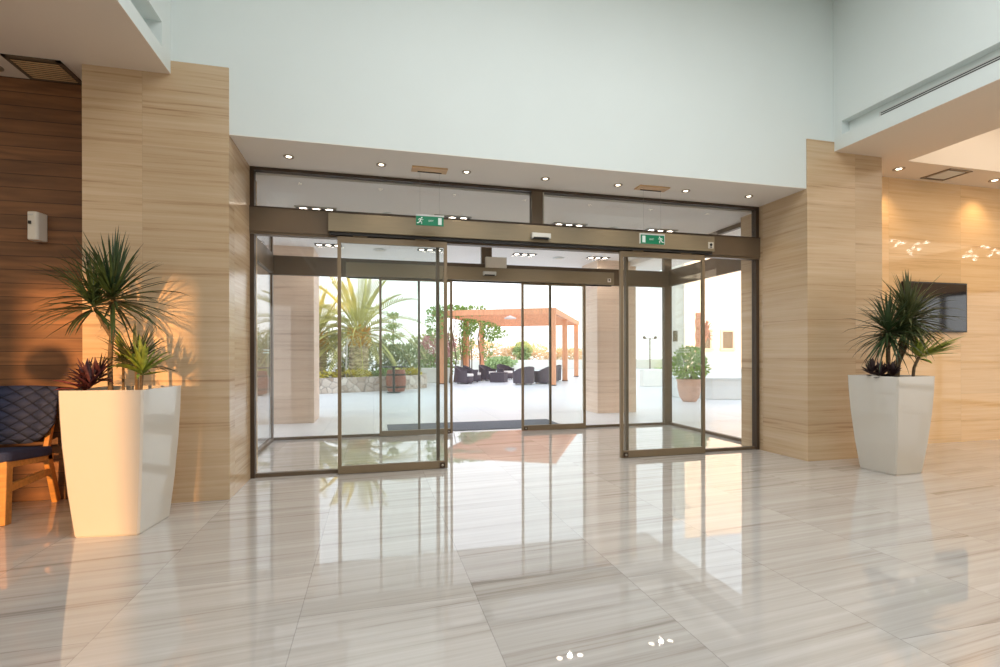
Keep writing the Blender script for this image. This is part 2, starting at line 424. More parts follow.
# far sides of the room behind the camera
b = MB().box(-9.1, -9, -5.1, YO, 0, ZC+.2)
struct(b.build('wall_left', MT['white']), 'white end wall of the lounge at the far left', 'wall')
b = MB().box(14, 14.1, -5.1, -2.4, 0, ZC+.2).box(14, 14.1, 3.2, YO, 0, ZC+.2).box(14, 14.1, -2.4, 3.2, 2.7, ZC+.2)
struct(b.build('wall_right', MT['trav_warm']), 'travertine end wall at the far right', 'wall')
w3 = senum('window_3', 'dark framed end window of the right lounge', 'window', (14, .4, 0))
for yy in (-2.4, -1.0, .4, 1.8, 3.12): MB().box(13.98, 14.08, yy, yy+.08, 0, 2.7).build('mullion', MT['bronze'], w3)
MB().box(14.0, 14.06, -2.32, 3.12, 2.62, 2.7).build('head_rail', MT['bronze'], w3)
MB().box(14.0, 14.06, -2.32, 3.12, 0, .06).build('sill_rail', MT['bronze'], w3)
MB().box(14.0, 14.06, -2.32, 3.12, .95, 1.0).build('cross_rail', MT['bronze'], w3)
MB().box(14.025, 14.035, -2.32, 3.12, .06, 2.62).build('pane', MT['glass'], w3)
WX0, WX1, WZ0, WZ1 = -3.64, -2.33, .02, 2.62
b = MB().box(-9, WX0, -5.1, -5, 0, 3.7).box(WX1, 14, -5.1, -5, 0, 5.3).box(WX0, WX1, -5.1, -5, WZ1, 3.7)
struct(b.build('wall_back', MT['white']), 'white wall behind the viewer with a tall window opening', 'wall')

# ================================================================ INNER GLASS FRONT
br, bd, bl, lf, gl = MT['bronze'], MT['bronze_dark'], MT['bronze_light'], MT['bronze_leaf'], MT['glass']
d1 = senum('door_1', 'bronze framed glass front with dark header, transom panes and side panes', 'entrance front', (1.76, YF, 0))
MB().box(XL, XL+.038, YF-.03, YF+.05, 0, ZS-.006).build('jamb', bd, d1)
MB().box(XR-.042, XR, YF-.03, YF+.05, 0, ZS-.006).build('jamb', bd, d1)
MB().box(XL+.038, XR-.042, YF-.03, YF+.05, 3.004, ZS-.006).build('head_rail', bd, d1)
MB().box(1.706, 1.832, YF-.035, YF+.05, 2.645, 3.004).build('mullion', br, d1)
MB().box(1.838, 1.850, YF-.03, YF+.03, 2.645, 3.004).build('glass_edge', MT['glass_edge'], d1)
MB().box(XL, XR, YF-.05, YF+.06, 2.400, 2.632).box(XL, XR, YF-.04, YF+.05, 2.376, 2.400).build('header', br, d1)
MB().box(XL+.001, XR-.001, YF-.055, YF+.02, 2.632, 2.646).build('header_trim', bd, d1)
MB().box(XL+.038, 1.706, YF, YF+.012, 2.645, 3.004).build('transom_pane', gl, d1)
MB().box(1.850, XR-.042, YF, YF+.012, 2.645, 3.004).build('transom_pane', gl, d1)
MB().box(XL+.038, .650, YF+.01, YF+.022, .036, 2.378).build('side_pane', gl, d1)
MB().box(2.893, XR-.042, YF+.01, YF+.022, .036, 2.378).build('side_pane', gl, d1)
MB().box(XL+.038, .650, YF-.01, YF+.045, 0, .036).build('sill_rail', br, d1)
MB().box(2.893, XR-.042, YF-.01, YF+.045, 0, .036).build('sill_rail', br, d1)
MB().box(.650, .684, YF-.01, YF+.04, 0, 2.378).build('edge_stile', br, d1)
MB().box(2.859, 2.893, YF-.01, YF+.04, 0, 2.378).build('edge_stile', br, d1)
oc = MB().box(-.431, 3.975, YF-.12, YF-.05, 2.425, 2.607).build('operator_cover', bl, d1, bevel=.004)
oc['label'] = 'lighter brushed bronze cover along the header'
MB().box(-.42, 3.96, YF-.10, YF-.05, 2.394, 2.424).build('track', MT['gasket'], d1)
kp = MB().box(3.885, 3.955, YF-.126, YF-.12, 2.460, 2.534).build('key_switch', MT['plastic'], d1)
MB().lathe([(.017, 0), (.017, .006), (.0, .006)], (3.92, YF-.126, 2.502), 16, axis='y').build('keyhole', MT['black'], kp, local=False)
MB().box(3.903, 3.937, YF-.129, YF-.126, 2.468, 2.479).build('marking', MT['black'], kp)

def leaf(label, x0, x1, y, z1, lock_x, tr=.062, thin=.034):
    glass = None
    t = thing('sliding_door', label, 'door', ((x0+x1)/2, y, 0), 0, 'sliding glass door leaves')
    for a, c in ((x0, x0+thin), (x1-thin, x1)):
        MB().box(a, c, y-.018, y+.018, .005, z1).build('stile', lf, t)
    MB().box(x0+thin, x1-thin, y-.018, y+.018, z1-tr, z1).build('top_rail', lf, t)
    MB().box(x0+thin, x1-thin, y-.02, y+.02, .005, .082).build('bottom_rail', lf, t)
    MB().box(x0+thin, x1-thin, y-.005, y+.005, .082, z1-tr).build('pane', glass or MT['glass_green'], t)
    l = MB().box(lock_x-.028, lock_x+.028, y-.032, y-.02, .012, .068).build('floor_lock', bd, t)
    MB().lathe([(.013, 0), (.013, .006), (0, .006)], (lock_x, y-.032, .04), 14, axis='y').build('lock_cylinder', MT['chrome'], l)
    h = MB()
    for hx in (x0+.22, x1-.26): h.box(hx-.07, hx+.07, y-.03, y+.02, z1+.001, z1+.012)
    h.build('hanger', lf, t)
    return t
leaf('tall glass door leaf of the near front, slid open to the left', -.346, .757, YF-.062, 2.386, .70)
leaf('tall glass door leaf of the near front, slid open to the right', 2.757, 3.868, YF-.062, 2.386, 2.815)

# ================================================================ VESTIBULE: OUTER GLASS FRONT AND SIDES
d2 = senum('door_2', 'bronze framed outer glass front beyond the glazed lobby', 'entrance front', (1.76, YV, 0))
VX0, VX1 = -1.41, 4.91
ZI = 2.985
MB().box(VX0, VX0+.045, YV-.05, YV+.03, 0, ZI).build('corner_post', br, d2)
MB().box(VX1-.135, VX1, YV-.05, YV+.03, 0, ZI).build('corner_post', br, d2)
MB().box(VX0+.045, VX1-.135, YV-.03, YV+.03, 2.955, ZI).build('head_rail', br, d2)
MB().box(VX0+.045, VX1-.135, YV-.05, YV+.03, 2.325, 2.59).build('header', br, d2)
MB().box(1.62, 1.78, YV-.05, YV+.03, 2.597, 2.955).build('mullion', br, d2)
MB().box(VX0+.045, 1.62, YV, YV+.012, 2.597, 2.955).build('transom_pane', gl, d2)
MB().box(1.78, VX1-.135, YV, YV+.012, 2.597, 2.955).build('transom_pane', gl, d2)
oc = MB().box(-.377, 3.81, YV-.12, YV-.05, 2.325, 2.525).build('operator_cover', bl, d2, bevel=.004)
MB().box(-.36, 3.80, YV-.040, YV-.02, 2.308, 2.325).build('track', MT['gasket'], d2)
MB().box(VX0+.045, .650, YV+.01, YV+.022, .036, 2.33).build('side_pane', gl, d2)
MB().box(2.765, VX1-.135, YV+.01, YV+.022, .036, 2.33).build('side_pane', gl, d2)
MB().box(VX0+.045, .650, YV-.02, YV+.03, 0, .036).build('sill_rail', br, d2)
MB().box(2.765, VX1-.135, YV-.02, YV+.03, 0, .036).build('sill_rail', br, d2)
MB().box(.650, .682, YV-.01, YV+.03, 0, 2.33).build('edge_stile', br, d2)
MB().box(2.733, 2.765, YV-.01, YV+.03, 0, 2.33).build('edge_stile', br, d2)
kp = MB().box(3.69, 3.75, YV-.126, YV-.12, 2.365, 2.425).build('key_switch', MT['plastic'], d2)
MB().lathe([(.014, 0), (.014, .004), (0, .004)], (3.72, YV-.126, 2.40), 12, axis='y').build('keyhole', MT['black'], kp)
leaf('slim glass door leaf of the far front, left of its gap', .085, 1.160, YV-.062, 2.318, 1.10, .028)
leaf('slim glass door leaf of the far front, right of its gap', 2.250, 3.325, YV-.062, 2.318, 2.31, .028)
def side_screen(name, label, x, w):
    t = senum(name, label, 'window', (x, 6.66, 0))
    MB().box(x-w/2, x+w/2, YO, YV-.05, 0, .04).build('sill_rail', br, t)
    MB().box(x-w/2, x+w/2, YO, YV-.05, 2.34, 2.61).build('header', br, t)
    MB().box(x-w/2, x+w/2, YO, YV-.05, 2.925, ZI).build('head_rail', br, t)
    MB().box(x-w/2, x+w/2, YO, YO+.04, .04, 2.34).box(x-w/2, x+w/2, YO, YO+.04, 2.61, 2.925).build('jamb', br, t)
    MB().box(x-.006, x+.006, YO+.04, YV-.05, .04, 2.34).build('pane', gl, t)
    MB().box(x-.006, x+.006, YO+.04, YV-.05, 2.61, 2.925).build('transom_pane', gl, t)
    mk = MB()
    for r_ in range(2):
        for k in range(7): mk.box(x-.010 if x > 0 else x+.006, x-.006 if x > 0 else x+.010, 7.05+.055*k+.02*r_, 7.083+.055*k+.02*r_, 1.22+.035*r_, 1.238+.035*r_)
    m_ = mk.build('safety_marks', MT['sign_white'], t); m_['label'] = 'two rows of small white dashes on the glass'
    return t
side_screen('window_1', 'glazed left side of the entrance lobby with bronze rails', VX0+.03, .06)
side_screen('window_2', 'glazed right side of the entrance lobby with bronze rails', VX1-.03, .06)
struct(MB().box(VX0, VX1, YF+.061, YV+.03, ZI, 3.07).build('ceiling', MT['soffit']), 'pale ceiling of the glazed lobby between both fronts', 'ceiling')
# canopy
struct(MB().box(-3.2, 6.36, YO, YV+.03, 3.10, 3.42).box(-3.2, 6.36, YV+.03, 11.0, 3.10, 3.42).box(5.12, 5.32, 5.8, 11.0, 3.0, 3.1).build('canopy', MT['canopyc']), 'white flat canopy roof over the outside threshold', 'canopy')
struct(MB().box(-2.02, -1.016, 9.45, 10.35, 0, 3.1).build('column', MT['trav_pale']), 'travertine clad canopy column seen through the left panes', 'column')
struct(MB().box(4.39, 5.251, 9.43, 10.2, 0, 3.1).build('column', MT['trav_pale']), 'travertine clad canopy column right of the far doors', 'column')
struct(MB().box(-60, VX0, YO, 110, -.12, -.002).box(VX1, 90, YO, 110, -.12, -.002).box(VX0, VX1, YV+.03, 110, -.12, -.002).build('ground', MT['terrace']), 'bright pale paved terrace stretching away outside', 'terrace')
tag(MB().box(.22, 3.08, 7.86, 8.80, 0, .012).build('doormat', MT['mat'], bevel=.003), 'long charcoal doormat lying outside the far doors', 'doormat')

# ================================================================ FITTINGS ON THE ENTRANCE
def sensor(label, x, y, z, w):
    t = thing('motion_sensor', label, 'sensor', (x, y, z), 0, 'door motion sensors')
    MB().box(x-w/2, x+w/2, y-.06, y, z+.012, z+.058).box(x-w/2, x-w/2+.02, y-.06, y, z, z+.012).box(x+w/2-.02, x+w/2, y-.06, y, z, z+.012).build('housing', MT['grey_plastic'], t, bevel=.004)
    MB().box(x-w/2+.02, x+w/2-.02, y-.05, y-.002, z-.0, z+.012).build('lens', MT['black'], t)
sensor('pale sensor bar on the near header under the mullion', 1.77, YF-.12, 2.455, .215)
sensor('pale sensor bar on the far header, under the beige box', 1.72, YV-.12, 2.40, .20)
t = thing('control_box', 'plain beige control box standing on the far header', 'box', (1.86, YV-.08, 2.535))
MB().box(1.67, 2.00, YV-.12, YV-.052, 2.526, 2.69).build('case', MT['plastic'], t, bevel=.004)
MB().box(1.685, 1.985, YV-.124, YV-.12, 2.542, 2.675).build('cover', MT['plastic'], t)

def exit_sign(label, x0, x1, y, z0, z1, mirror, frame):
    t = thing('exit_sign', label, 'sign', ((x0+x1)/2, y, z0), 0, 'green exit signs')
    MB().box(x0, x1, y-.008, y+.008, z0, z1).build('panel', MT['green_sign'], t)
    W = x1-x0; H = z1-z0; yy = y-.0081
    sgn = -1 if mirror else 1
    cx = (x0+x1)/2
    def X(f): return cx+sgn*(f-.5)*W
    m = MB()                                                    # running figure
    k = H*.011*8
    def limb(pts, r=.06):
        m.tube([(X(.5)+0+sgn*(px*H)-sgn*W*.33, yy, z0+pz*H) for px, pz in pts], r*H, 6)
    m.lathe([(.085*H, 0), (.085*H, .002), (0, .002)], (X(.17)+sgn*.10*H, yy, z0+.80*H), 12, axis='y')
    limb([(.02, .68), (-.10, .42)], .085); limb([(-.10, .42), (.10, .34), (.08, .12)]); limb([(-.10, .42), (-.22, .26), (-.42, .20)])
    limb([(.02, .66), (.16, .56), (.26, .64)], .045); limb([(.0, .66), (-.18, .68), (-.26, .54)], .045)
    m.build('running_figure', MT['sign_white'], t)
    a, c = sorted((X(.80), X(.93)))
    MB().box(a, c, yy-.002, yy, z0+.12*H, z0+.88*H).build('door_symbol', MT['sign_white'], t)
    cu = bpy.data.curves.new('lettering', 'FONT'); cu.body = 'EXIT'; cu.size = H*.27; cu.extrude = .0008; cu.align_x = 'CENTER'; cu.align_y = 'CENTER'
    cu.materials.append(MT['sign_white'])
    tmp = bpy.data.objects.new('tmp', cu); C.objects.link(tmp); bpy.context.view_layer.update()
    me = bpy.data.meshes.new_from_object(tmp); bpy.data.objects.remove(tmp); bpy.data.curves.remove(cu); me.name = 'lettering'
    if not me.materials: me.materials.append(MT['sign_white'])
    o = bpy.data.objects.new('lettering', me); C.objects.link(o); o.parent = t
    o.location = (X(.54)-(x0+x1)/2, -.0095, H*.5); o.rotation_euler = (R(90), 0, 0)
    f = MB().box(x0-.004, x1+.004, y-.011, y+.011, z1, z1+.014)
    if frame: f.box(x0-.006, x0, y-.011, y+.011, z0, z1).box(x1, x1+.006, y-.011, y+.011, z0, z1)
    f.build('top_rail', MT['grey_plastic'], t)
    w = MB()
    for x in (x0+.04, x1-.04): w.tube([(x, y, z1+.013), (x, y, ZS-.02)], .0008, 6)
    w.build('hanging_wires', MT['chrome'], t)
    p = MB().box(x0-.04, x1+.035, y-.075, y+.06, ZS-.020, ZS-.0065).build('ceiling_plate', MT['tan'], t)
    MB().box(x0+.02, x1-.015, y+.03, y+.036, ZS-.028, ZS-.018).build('plate_lip', MT['dark'], p)
exit_sign('green hanging exit sign near the left door leaf', .411, .683, 5.037, 2.477, 2.567, False, False)
exit_sign('green hanging exit sign with pale frame near the right door leaf', 2.85, 3.142, 5.02, 2.415, 2.512, True, True)

def downlight(label, x, y, z, grp, r=.045, mat=None, energy=0, col=(1, .82, .6), size=100, first=None):
    t = thing('downlight', label, 'ceiling light', (x, y, z), 0, grp)
    MB().lathe([(r*1.3, -.001), (r*1.3, -.008), (r*1.05, -.008), (r*.9, -.003), (r*.6, -.002)], (x, y, z), 24).build('ring', MT['ring'], t)
    MB().lathe([(r*.62, -.0015), (r*.62, -.0065), (0, -.0065)], (x, y, z), 24).build('lamp_face', mat or MT['lamp'], t)
    if energy:
        l = bpy.data.lights.new('downlight_beam', 'SPOT'); l.energy = energy; l.color = col; l.spot_size = R(size); l.spot_blend = .9; l.shadow_soft_size = .04
        o = bpy.data.objects.new('downlight_beam', l); C.objects.link(o); o.location = (x, y, z-.03)
names = ['first from the left end', 'second from the left end', 'third from the left end', 'middle one', 'third from the right end', 'second from the right end', 'first from the right end']
for i in range(7):
    downlight('round downlight in the row in the soffit, '+names[i], -.754+.8335*i, 5.01, ZS-.006, 'downlights in the entrance soffit', .036, energy=9)
downlight('round downlight right of the right pillar, left of the ceiling vent', 6.30, 4.86, ZC-.004, 'downlights over the travertine wall', .05, energy=20, col=(1, .66, .32), size=120)
downlight('round downlight near the right edge, right of the ceiling vent', 7.95, 4.88, ZC-.004, 'downlights over the travertine wall', .05, energy=20, col=(1, .66, .32), size=120)
downlight('unlit round downlight at the left edge beside the ceiling grille', -2.90, 4.83, ZC-.004, 'lounge downlights', .05, mat=MT['dark'])

def triple(label, x, y, z, grp, frame_m, w=.46, watts=42):
    t = thing('recessed_spotlight', label, 'ceiling light', (x, y, z), 0, grp)
    d = .15
    MB().box(x-w/2, x+w/2, y-d/2, y+d/2, z-.004, z-.001).build('recess', MT['dark'], t)
    f = MB().box(x-w/2-.012, x+w/2+.012, y-d/2-.012, y-d/2, z-.012, z-.001).box(x-w/2-.012, x+w/2+.012, y+d/2, y+d/2+.012, z-.012, z-.001).box(x-w/2-.012, x-w/2, y-d/2, y+d/2, z-.012, z-.001).box(x+w/2, x+w/2+.012, y-d/2, y+d/2, z-.012, z-.001)
    f.build('frame', frame_m, t)
    l = bpy.data.lights.new('spotlight_beam', 'SPOT'); l.spot_size = R(150); l.spot_blend = .8; l.shadow_soft_size = .03; l.energy = watts; l.color = (1, .90, .80)
    lo = bpy.data.objects.new('spotlight_beam', l); C.objects.link(lo); lo.location = (x, y, z-.02)
    for k in (-1, 0, 1):
        o = MB().lathe([(.060, -.005), (.060, -.014), (.043, -.010), (.04, -.007)], (x+k*.15, y, z), 20).build('lamp', MT['chrome'], t)
        MB().lathe([(.041, -.006), (.041, -.011), (0, -.011)], (x+k*.15, y, z), 20).build('lamp_face', MT['lamp_soft'], o)
for i, (x, wd) in enumerate(((-.67, 'leftmost of four'), (1.00, 'second from the left'), (2.62, 'third from the left'), (4.03, 'rightmost of four'))):
    triple('three lamp recessed spotlight in the lobby ceiling, '+wd, x, 6.54, ZI, 'triple spotlights in the lobby ceiling', MT['chrome'])
for i, (x, wd) in enumerate(((-.75, 'leftmost of four'), (1.00, 'second from the left'), (2.79, 'third from the left'), (4.30, 'rightmost of four'))):
    triple('three lamp recessed spotlight in the canopy outside, '+wd, x, 9.2, 3.10, 'triple spotlights in the canopy', MT['dark'], .42, 20)
def ceil_disc(name, label, cat, x, y, z, r, grp):
    t = thing(name, label, cat, (x, y, z), 0, grp)
    MB().lathe([(r, -.001), (r, -.012), (r*.85, -.02), (0, -.022)], (x, y, z), 24).build('housing', MT['grey_plastic'], t)
    MB().lathe([(r*.7, -.0215), (r*.7, -.024), (0, -.024)], (x, y, z), 24).build('grille', MT['plastic'], t)
ceil_disc('ceiling_speaker', 'flat round ceiling speaker in the canopy, left one', 'ceiling speaker', .12, 9.4, 3.1, .12, 'canopy speakers')
ceil_disc('ceiling_speaker', 'flat round ceiling speaker in the canopy, right one', 'ceiling speaker', 3.55, 9.4, 3.1, .12, 'canopy speakers')
ceil_disc('smoke_detector', 'small round detector in the lobby ceiling, left one', 'smoke detector', .18, 6.55, ZI, .06, 'lobby detectors')
ceil_disc('smoke_detector', 'small round detector in the lobby ceiling left of the mullion', 'smoke detector', 1.62, 6.7, ZI, .06, 'lobby detectors')
ceil_disc('smoke_detector', 'small round detector in the lobby ceiling, right one', 'smoke detector', 3.3, 6.55, ZI, .06, 'lobby detectors')

# ================================================================ CEILING GRILLES AND SLOTS
t = thing('ceiling_vent', 'square louvred vent in the ceiling before the walnut wall', 'ceiling vent', (-2.52, 4.775, ZC-.004))
x0, x1, y0, y1, z = -2.72, -2.34, 4.61, 4.95, ZC-.004
MB().box(x0, x1, y0, y1, z-.002, z-.0005).build('backing', MT['dark'], t)
MB().box(x0, x1, y0, y0+.03, z-.014, z-.002).box(x0, x1, y1-.012, y1, z-.014, z-.002).box(x0, x0+.03, y0, y1, z-.014, z-.002).box(x1-.03, x1, y0, y1, z-.014, z-.002).build('frame', MT['bronze'], t)
for k in range(9):
    yy = y0+.045+k*.031
    MB().box(x0+.035, x1-.035, yy, yy+.027, z-.016, z-.012, Matrix.Rotation(R(12), 3, 'X'), (0, yy+.01, z-.012)).build('louvre', MT['tan'], t)
t = thing('ceiling_vent', 'pale square vent in the ceiling between two lit downlights', 'ceiling vent', (7.09, 4.87, ZC-.004))
x0, x1, y0, y1 = 6.90, 7.28, 4.70, 5.05
MB().box(x0, x1, y0, y1, z-.002, z-.0005).build('backing', MT['bronze'], t)
MB().box(x0, x1, y0, y0+.02, z-.012, z-.002).box(x0, x1, y1-.02, y1, z-.012, z-.002).box(x0, x0+.02, y0, y1, z-.012, z-.002).box(x1-.02, x1, y0, y1, z-.012, z-.002).build('frame', MT['ring'], t)
MB().box(x0+.05, x1-.05, y0+.05, y1-.05, z-.010, z-.003).build('diffuser_plate', MT['grey_plastic'], t)
t = thing('linear_air_diffuser', 'long twin slot air diffuser in the recess of the right beam', 'air diffuser', (5.155, 1.0, 3.65))
MB().box(5.154, 5.159, -4.9, 4.18, 3.655, 3.730).build('plate', MT['grey_plastic'], t)
for zz in (3.686, 3.706): MB().box(5.151, 5.154, -4.9, 4.16, zz, zz+.009).build('slot', MT['black'], t)

# ================================================================ WALL ITEMS
t = thing('soap_dispenser', 'white box dispenser mounted on the walnut plank wall', 'dispenser', (-2.66, 4.98, 2.12))
bx = MB().prism([(-2.705, 4.88), (-2.645, 4.872), (-2.63, 4.885), (-2.615, 4.9795), (-2.705, 4.9795)], 'z', 2.135, 2.365)
bx.build('case', MT['plastic'], t, bevel=.008)
MB().box(-2.694, -2.674, 4.869, 4.880, 2.262, 2.287).build('sensor_eye', MT['black'], t)
MB().box(-2.696, -2.662, 4.870, 4.8785, 2.333, 2.343).build('badge', MT['grey_plastic'], t)
t = thing('wall_screen', 'black flat screen hung on the travertine wall behind the right planter', 'screen', (7.22, 5.13, 1.48))
MB().box(6.67, 7.77, 5.085, 5.122, 1.478, 2.137).build('bezel', MT['black'], t, bevel=.004)
MB().box(6.69, 7.75, 5.0815, 5.0845, 1.498, 2.117).build('display', MT['screen'], t)
MB().box(6.95, 7.5, 5.115, 5.1295, 1.6, 2.0).build('bracket', MT['black'], t)

# ================================================================ PLANTERS
def planter(label, c, rz, sb, st_, h=.972):
    t = thing('planter', label, 'planter', (c[0], c[1], 0), rz, 'tall white planters')
    m = MB(); prof = [(0, sb-.012), (.012, sb), (.30, sb+(st_-sb)*.44), (.60, sb+(st_-sb)*.78), (.80, sb+(st_-sb)*.93), (h, st_), (h, st_-.035), (h-.055, st_-.045)]
    vs = []
    bv = .012
    for z, w in prof:
        a = w/2
        for sx, sy in ((-1, -1), (1, -1), (1, 1), (-1, 1)):
            if (sx, sy) in ((-1, -1), (1, 1)): pts = [(sx*a, sy*(a-bv)), (sx*(a-bv), sy*a)]
            else: pts = [(sx*(a-bv), sy*a), (sx*a, sy*(a-bv))]
            vs += [(x, y, z) for x, y in pts]
    n = 8
    fs = [(i*n+k, i*n+(k+1) % n, (i+1)*n+(k+1) % n, (i+1)*n+k) for i in range(len(prof)-1) for k in range(n)]
    fs.append(tuple(reversed(range(n))))
    m.add(vs, fs); m.build('pot', MT['gloss_white'], t, local=True)
    q = st_/2-.024
    s = MB(); g = 9; pts = []
    for i in range(g):
        for j in range(g): pts.append((-q+2*q*i/(g-1), -q+2*q*j/(g-1), h-.045+rng.uniform(-.006, .010)))
    s.add(pts, [(i*g+j, (i+1)*g+j, (i+1)*g+j+1, i*g+j+1) for i in range(g-1) for j in range(g-1)], True)
    s.build('soil', MT['soil'], t, local=True)
planter('tall white glossy planter beside the navy chair, sunlit', (-1.692, 4.075), R(-7), .40, .512)
planter('tall white planter in front of the right pillar', (5.13, 4.055), R(3), .37, .515)

def crown(m, c, n, L, w, e0=-15, e1=88, droop=.22, az0=0, az1=360):
    c = Vector(c)
    for i in range(n):
        e = R(e0+(e1-e0)*(((i+.5)/n)**.85)); a = R(rng.uniform(az0, az1))
        d = Vector((cos(a)*cos(e), sin(a)*cos(e), sin(e)))
        l = L*rng.uniform(.72, 1.08)
        m.blade(c+d*.01+Vector((0, 0, (e/R(90))*.05)), d, l, w*rng.uniform(.8, 1.1), droop*rng.uniform(.5, 1.5)*(.4+.6*cos(e)), 5, .3)
def keepout(m, ymax):
    m.v = [(x, min(y, ymax-.004*(y-ymax > 0)), z) for x, y, z in m.v]
# left arrangement
t = thing('dracaena', 'spiky dark green dracaena with two heads in the left planter', 'plant', (-1.785, 4.1, .93))
MB().tube([(-1.785, 4.1, .90), (-1.79, 4.1, 1.15), (-1.775, 4.1, 1.4), (-1.77, 4.1, 1.62)], [.017, .015, .014, .013], 10).build('stem', MT['stem'], t)
MB().tube([(-1.782, 4.1, 1.33), (-1.83, 4.08, 1.43), (-1.875, 4.07, 1.55)], [.011, .010, .010], 8).build('stem', MT['stem'], t)
m = MB(); crown(m, (-1.77, 4.10, 1.585), 110, .47, .020, -32, 88, .26); keepout(m, 4.615); m.build('leaf_head', MT['leaf_dark'], t)
m = MB(); crown(m, (-1.875, 4.07, 1.53), 80, .40, .018, -35, 80, .30); keepout(m, 4.615); m.build('leaf_head', MT['leaf_dark'], t)
t = thing('dracaena', 'low dark spiky dracaena at the right of the left planter', 'plant', (-1.63, 4.13, .93))
MB().tube([(-1.635, 4.13, .90), (-1.64, 4.13, 1.14)], .012, 8).build('stem', MT['stem'], t)
m = MB(); crown(m, (-1.64, 4.13, 1.11), 56, .29, .022, 0, 85, .25); keepout(m, 4.615); m.build('leaf_head', MT['leaf_mid'], t)
t = thing('dracaena', 'small lime striped dracaena at the front of the left planter', 'plant', (-1.56, 4.0, .93))
MB().tube([(-1.565, 4.0, .90), (-1.555, 4.0, 1.08)], .011, 8).build('stem', MT['stem'], t)
m = MB(); crown(m, (-1.555, 4.0, 1.06), 26, .22, .036, 5, 85, .3); m.build('leaf_head', MT['leaf_lime'], t)
t = thing('dracaena', 'pale lime tuft behind the tall stem in the left planter', 'plant', (-1.75, 4.2, .93))
MB().tube([(-1.75, 4.2, .90), (-1.75, 4.2, 1.16)], .009, 8).build('stem', MT['stem'], t)
m = MB(); crown(m, (-1.75, 4.2, 1.14), 24, .19, .026, 0, 80, .3); keepout(m, 4.615); m.build('leaf_head', MT['leaf_lime'], t)
t = thing('cordyline', 'bushy purple leaved plant at the left of the left planter', 'plant', (-1.90, 4.02, .93))
m = MB()
for q in ((-1.90, 4.02, .95), (-1.85, 3.97, .97), (-1.92, 4.08, 1.0), (-1.84, 4.05, 1.02)): crown(m, q, 17, .15, .032, 5, 85, .35)
m.build('foliage', MT['leaf_purple'], t)
m = MB(); m.blade((-1.91, 3.97, 1.0), (-.8, -.25, .35), .15, .036, .2); m.blade((-1.91, 3.95, .98), (-.6, -.6, .1), .13, .034, .2)
m.build('bright_leaf', MT['leaf_pink'], t)['label'] = 'pink leaves'
# right arrangement
t = thing('dracaena', 'large spiky dark green dracaena in the right planter', 'plant', (5.22, 4.06, .93))
MB().tube([(5.22, 4.06, .90), (5.25, 4.06, 1.15), (5.33, 4.06, 1.38), (5.36, 4.06, 1.60)], [.024, .022, .02, .018], 10).build('stem', MT['stem'], t)
MB().tube([(5.235, 4.06, 1.05), (5.33, 4.05, 1.25), (5.40, 4.04, 1.45)], [.015, .014, .012], 8).build('stem', MT['stem'], t)
m = MB(); crown(m, (5.37, 4.05, 1.545), 170, .46, .024, -65, 88, .34); m.build('leaf_head', MT['leaf_mid'], t)
m = MB(); crown(m, (5.29, 4.02, 1.45), 80, .38, .024, -30, 85, .34); m.build('leaf_head', MT['leaf_mid'], t)
t = thing('dracaena', 'drooping dark dracaena at the left of the right planter', 'plant', (5.09, 4.03, .93))
MB().tube([(5.09, 4.03, .90), (5.085, 4.03, 1.2), (5.08, 4.03, 1.42)], [.015, .014, .012], 8).build('stem', MT['stem'], t)
m = MB(); crown(m, (5.08, 4.03, 1.40), 130, .42, .022, -60, 88, .42); m.build('leaf_head', MT['leaf_dark'], t)
t = thing('dracaena', 'bright green dracaena leaning right in the right planter', 'plant', (5.34, 3.98, .93))
MB().tube([(5.33, 3.98, .90), (5.35, 3.98, 1.05), (5.40, 3.97, 1.16)], .014, 8).build('stem', MT['stem'], t)
m = MB(); crown(m, (5.40, 3.97, 1.15), 34, .24, .034, -10, 85, .2); crown(m, (5.46, 3.95, 1.18), 22, .36, .034, 0, 35, .08, -35, 35)
m.build('leaf_head', MT['leaf_lime'], t)
t = thing('succulent', 'maroon rosette succulent at the left corner of the right planter', 'plant', (4.95, 4.0, .93))
m = MB()
for q in ((4.94, 4.0, .955), (5.0, 3.93, .965), (4.93, 4.08, .98)): crown(m, q, 24, .12, .04, 0, 85, .1)
m.build('rosette', MT['leaf_maroon'], t)

# ================================================================ LOUNGE CHAIR
cx, cy = -2.80, 4.62
t = thing('lounge_chair', 'navy quilted lounge chair with a honey oak frame', 'chair', (cx, cy, 0))
oak = MT['oak']
for sx in (-1, 1):
    x = cx+sx*.265
    MB().beam((x, 4.325, .0), (x, 4.345, .43), .045, .07, (0, 1, 0)).build('leg', oak, t, bevel=.006)
    MB().beam((x, 4.93, .0), (x, 4.80, .43), .04, .06, (0, 1, 0)).build('leg', oak, t, bevel=.006)
    MB().beam((x, 4.34, .25), (x, 4.86, .27), .03, .055).build('stretcher', oak, t, bevel=.004)
    MB().beam((x, 4.31, .425), (x, 4.86, .385), .04, .05).build('side_rail', oak, t, bevel=.004)
    MB().beam((x*.97+cx*.03, 4.80, .40), (x*.97+cx*.03, 4.90, .72), .035, .04, (0, 1, 0)).build('back_post', oak, t, bevel=.004)
MB().beam((cx-.26, 4.345, .40), (cx+.26, 4.345, .40), .03, .06).build('front_rail', oak, t)
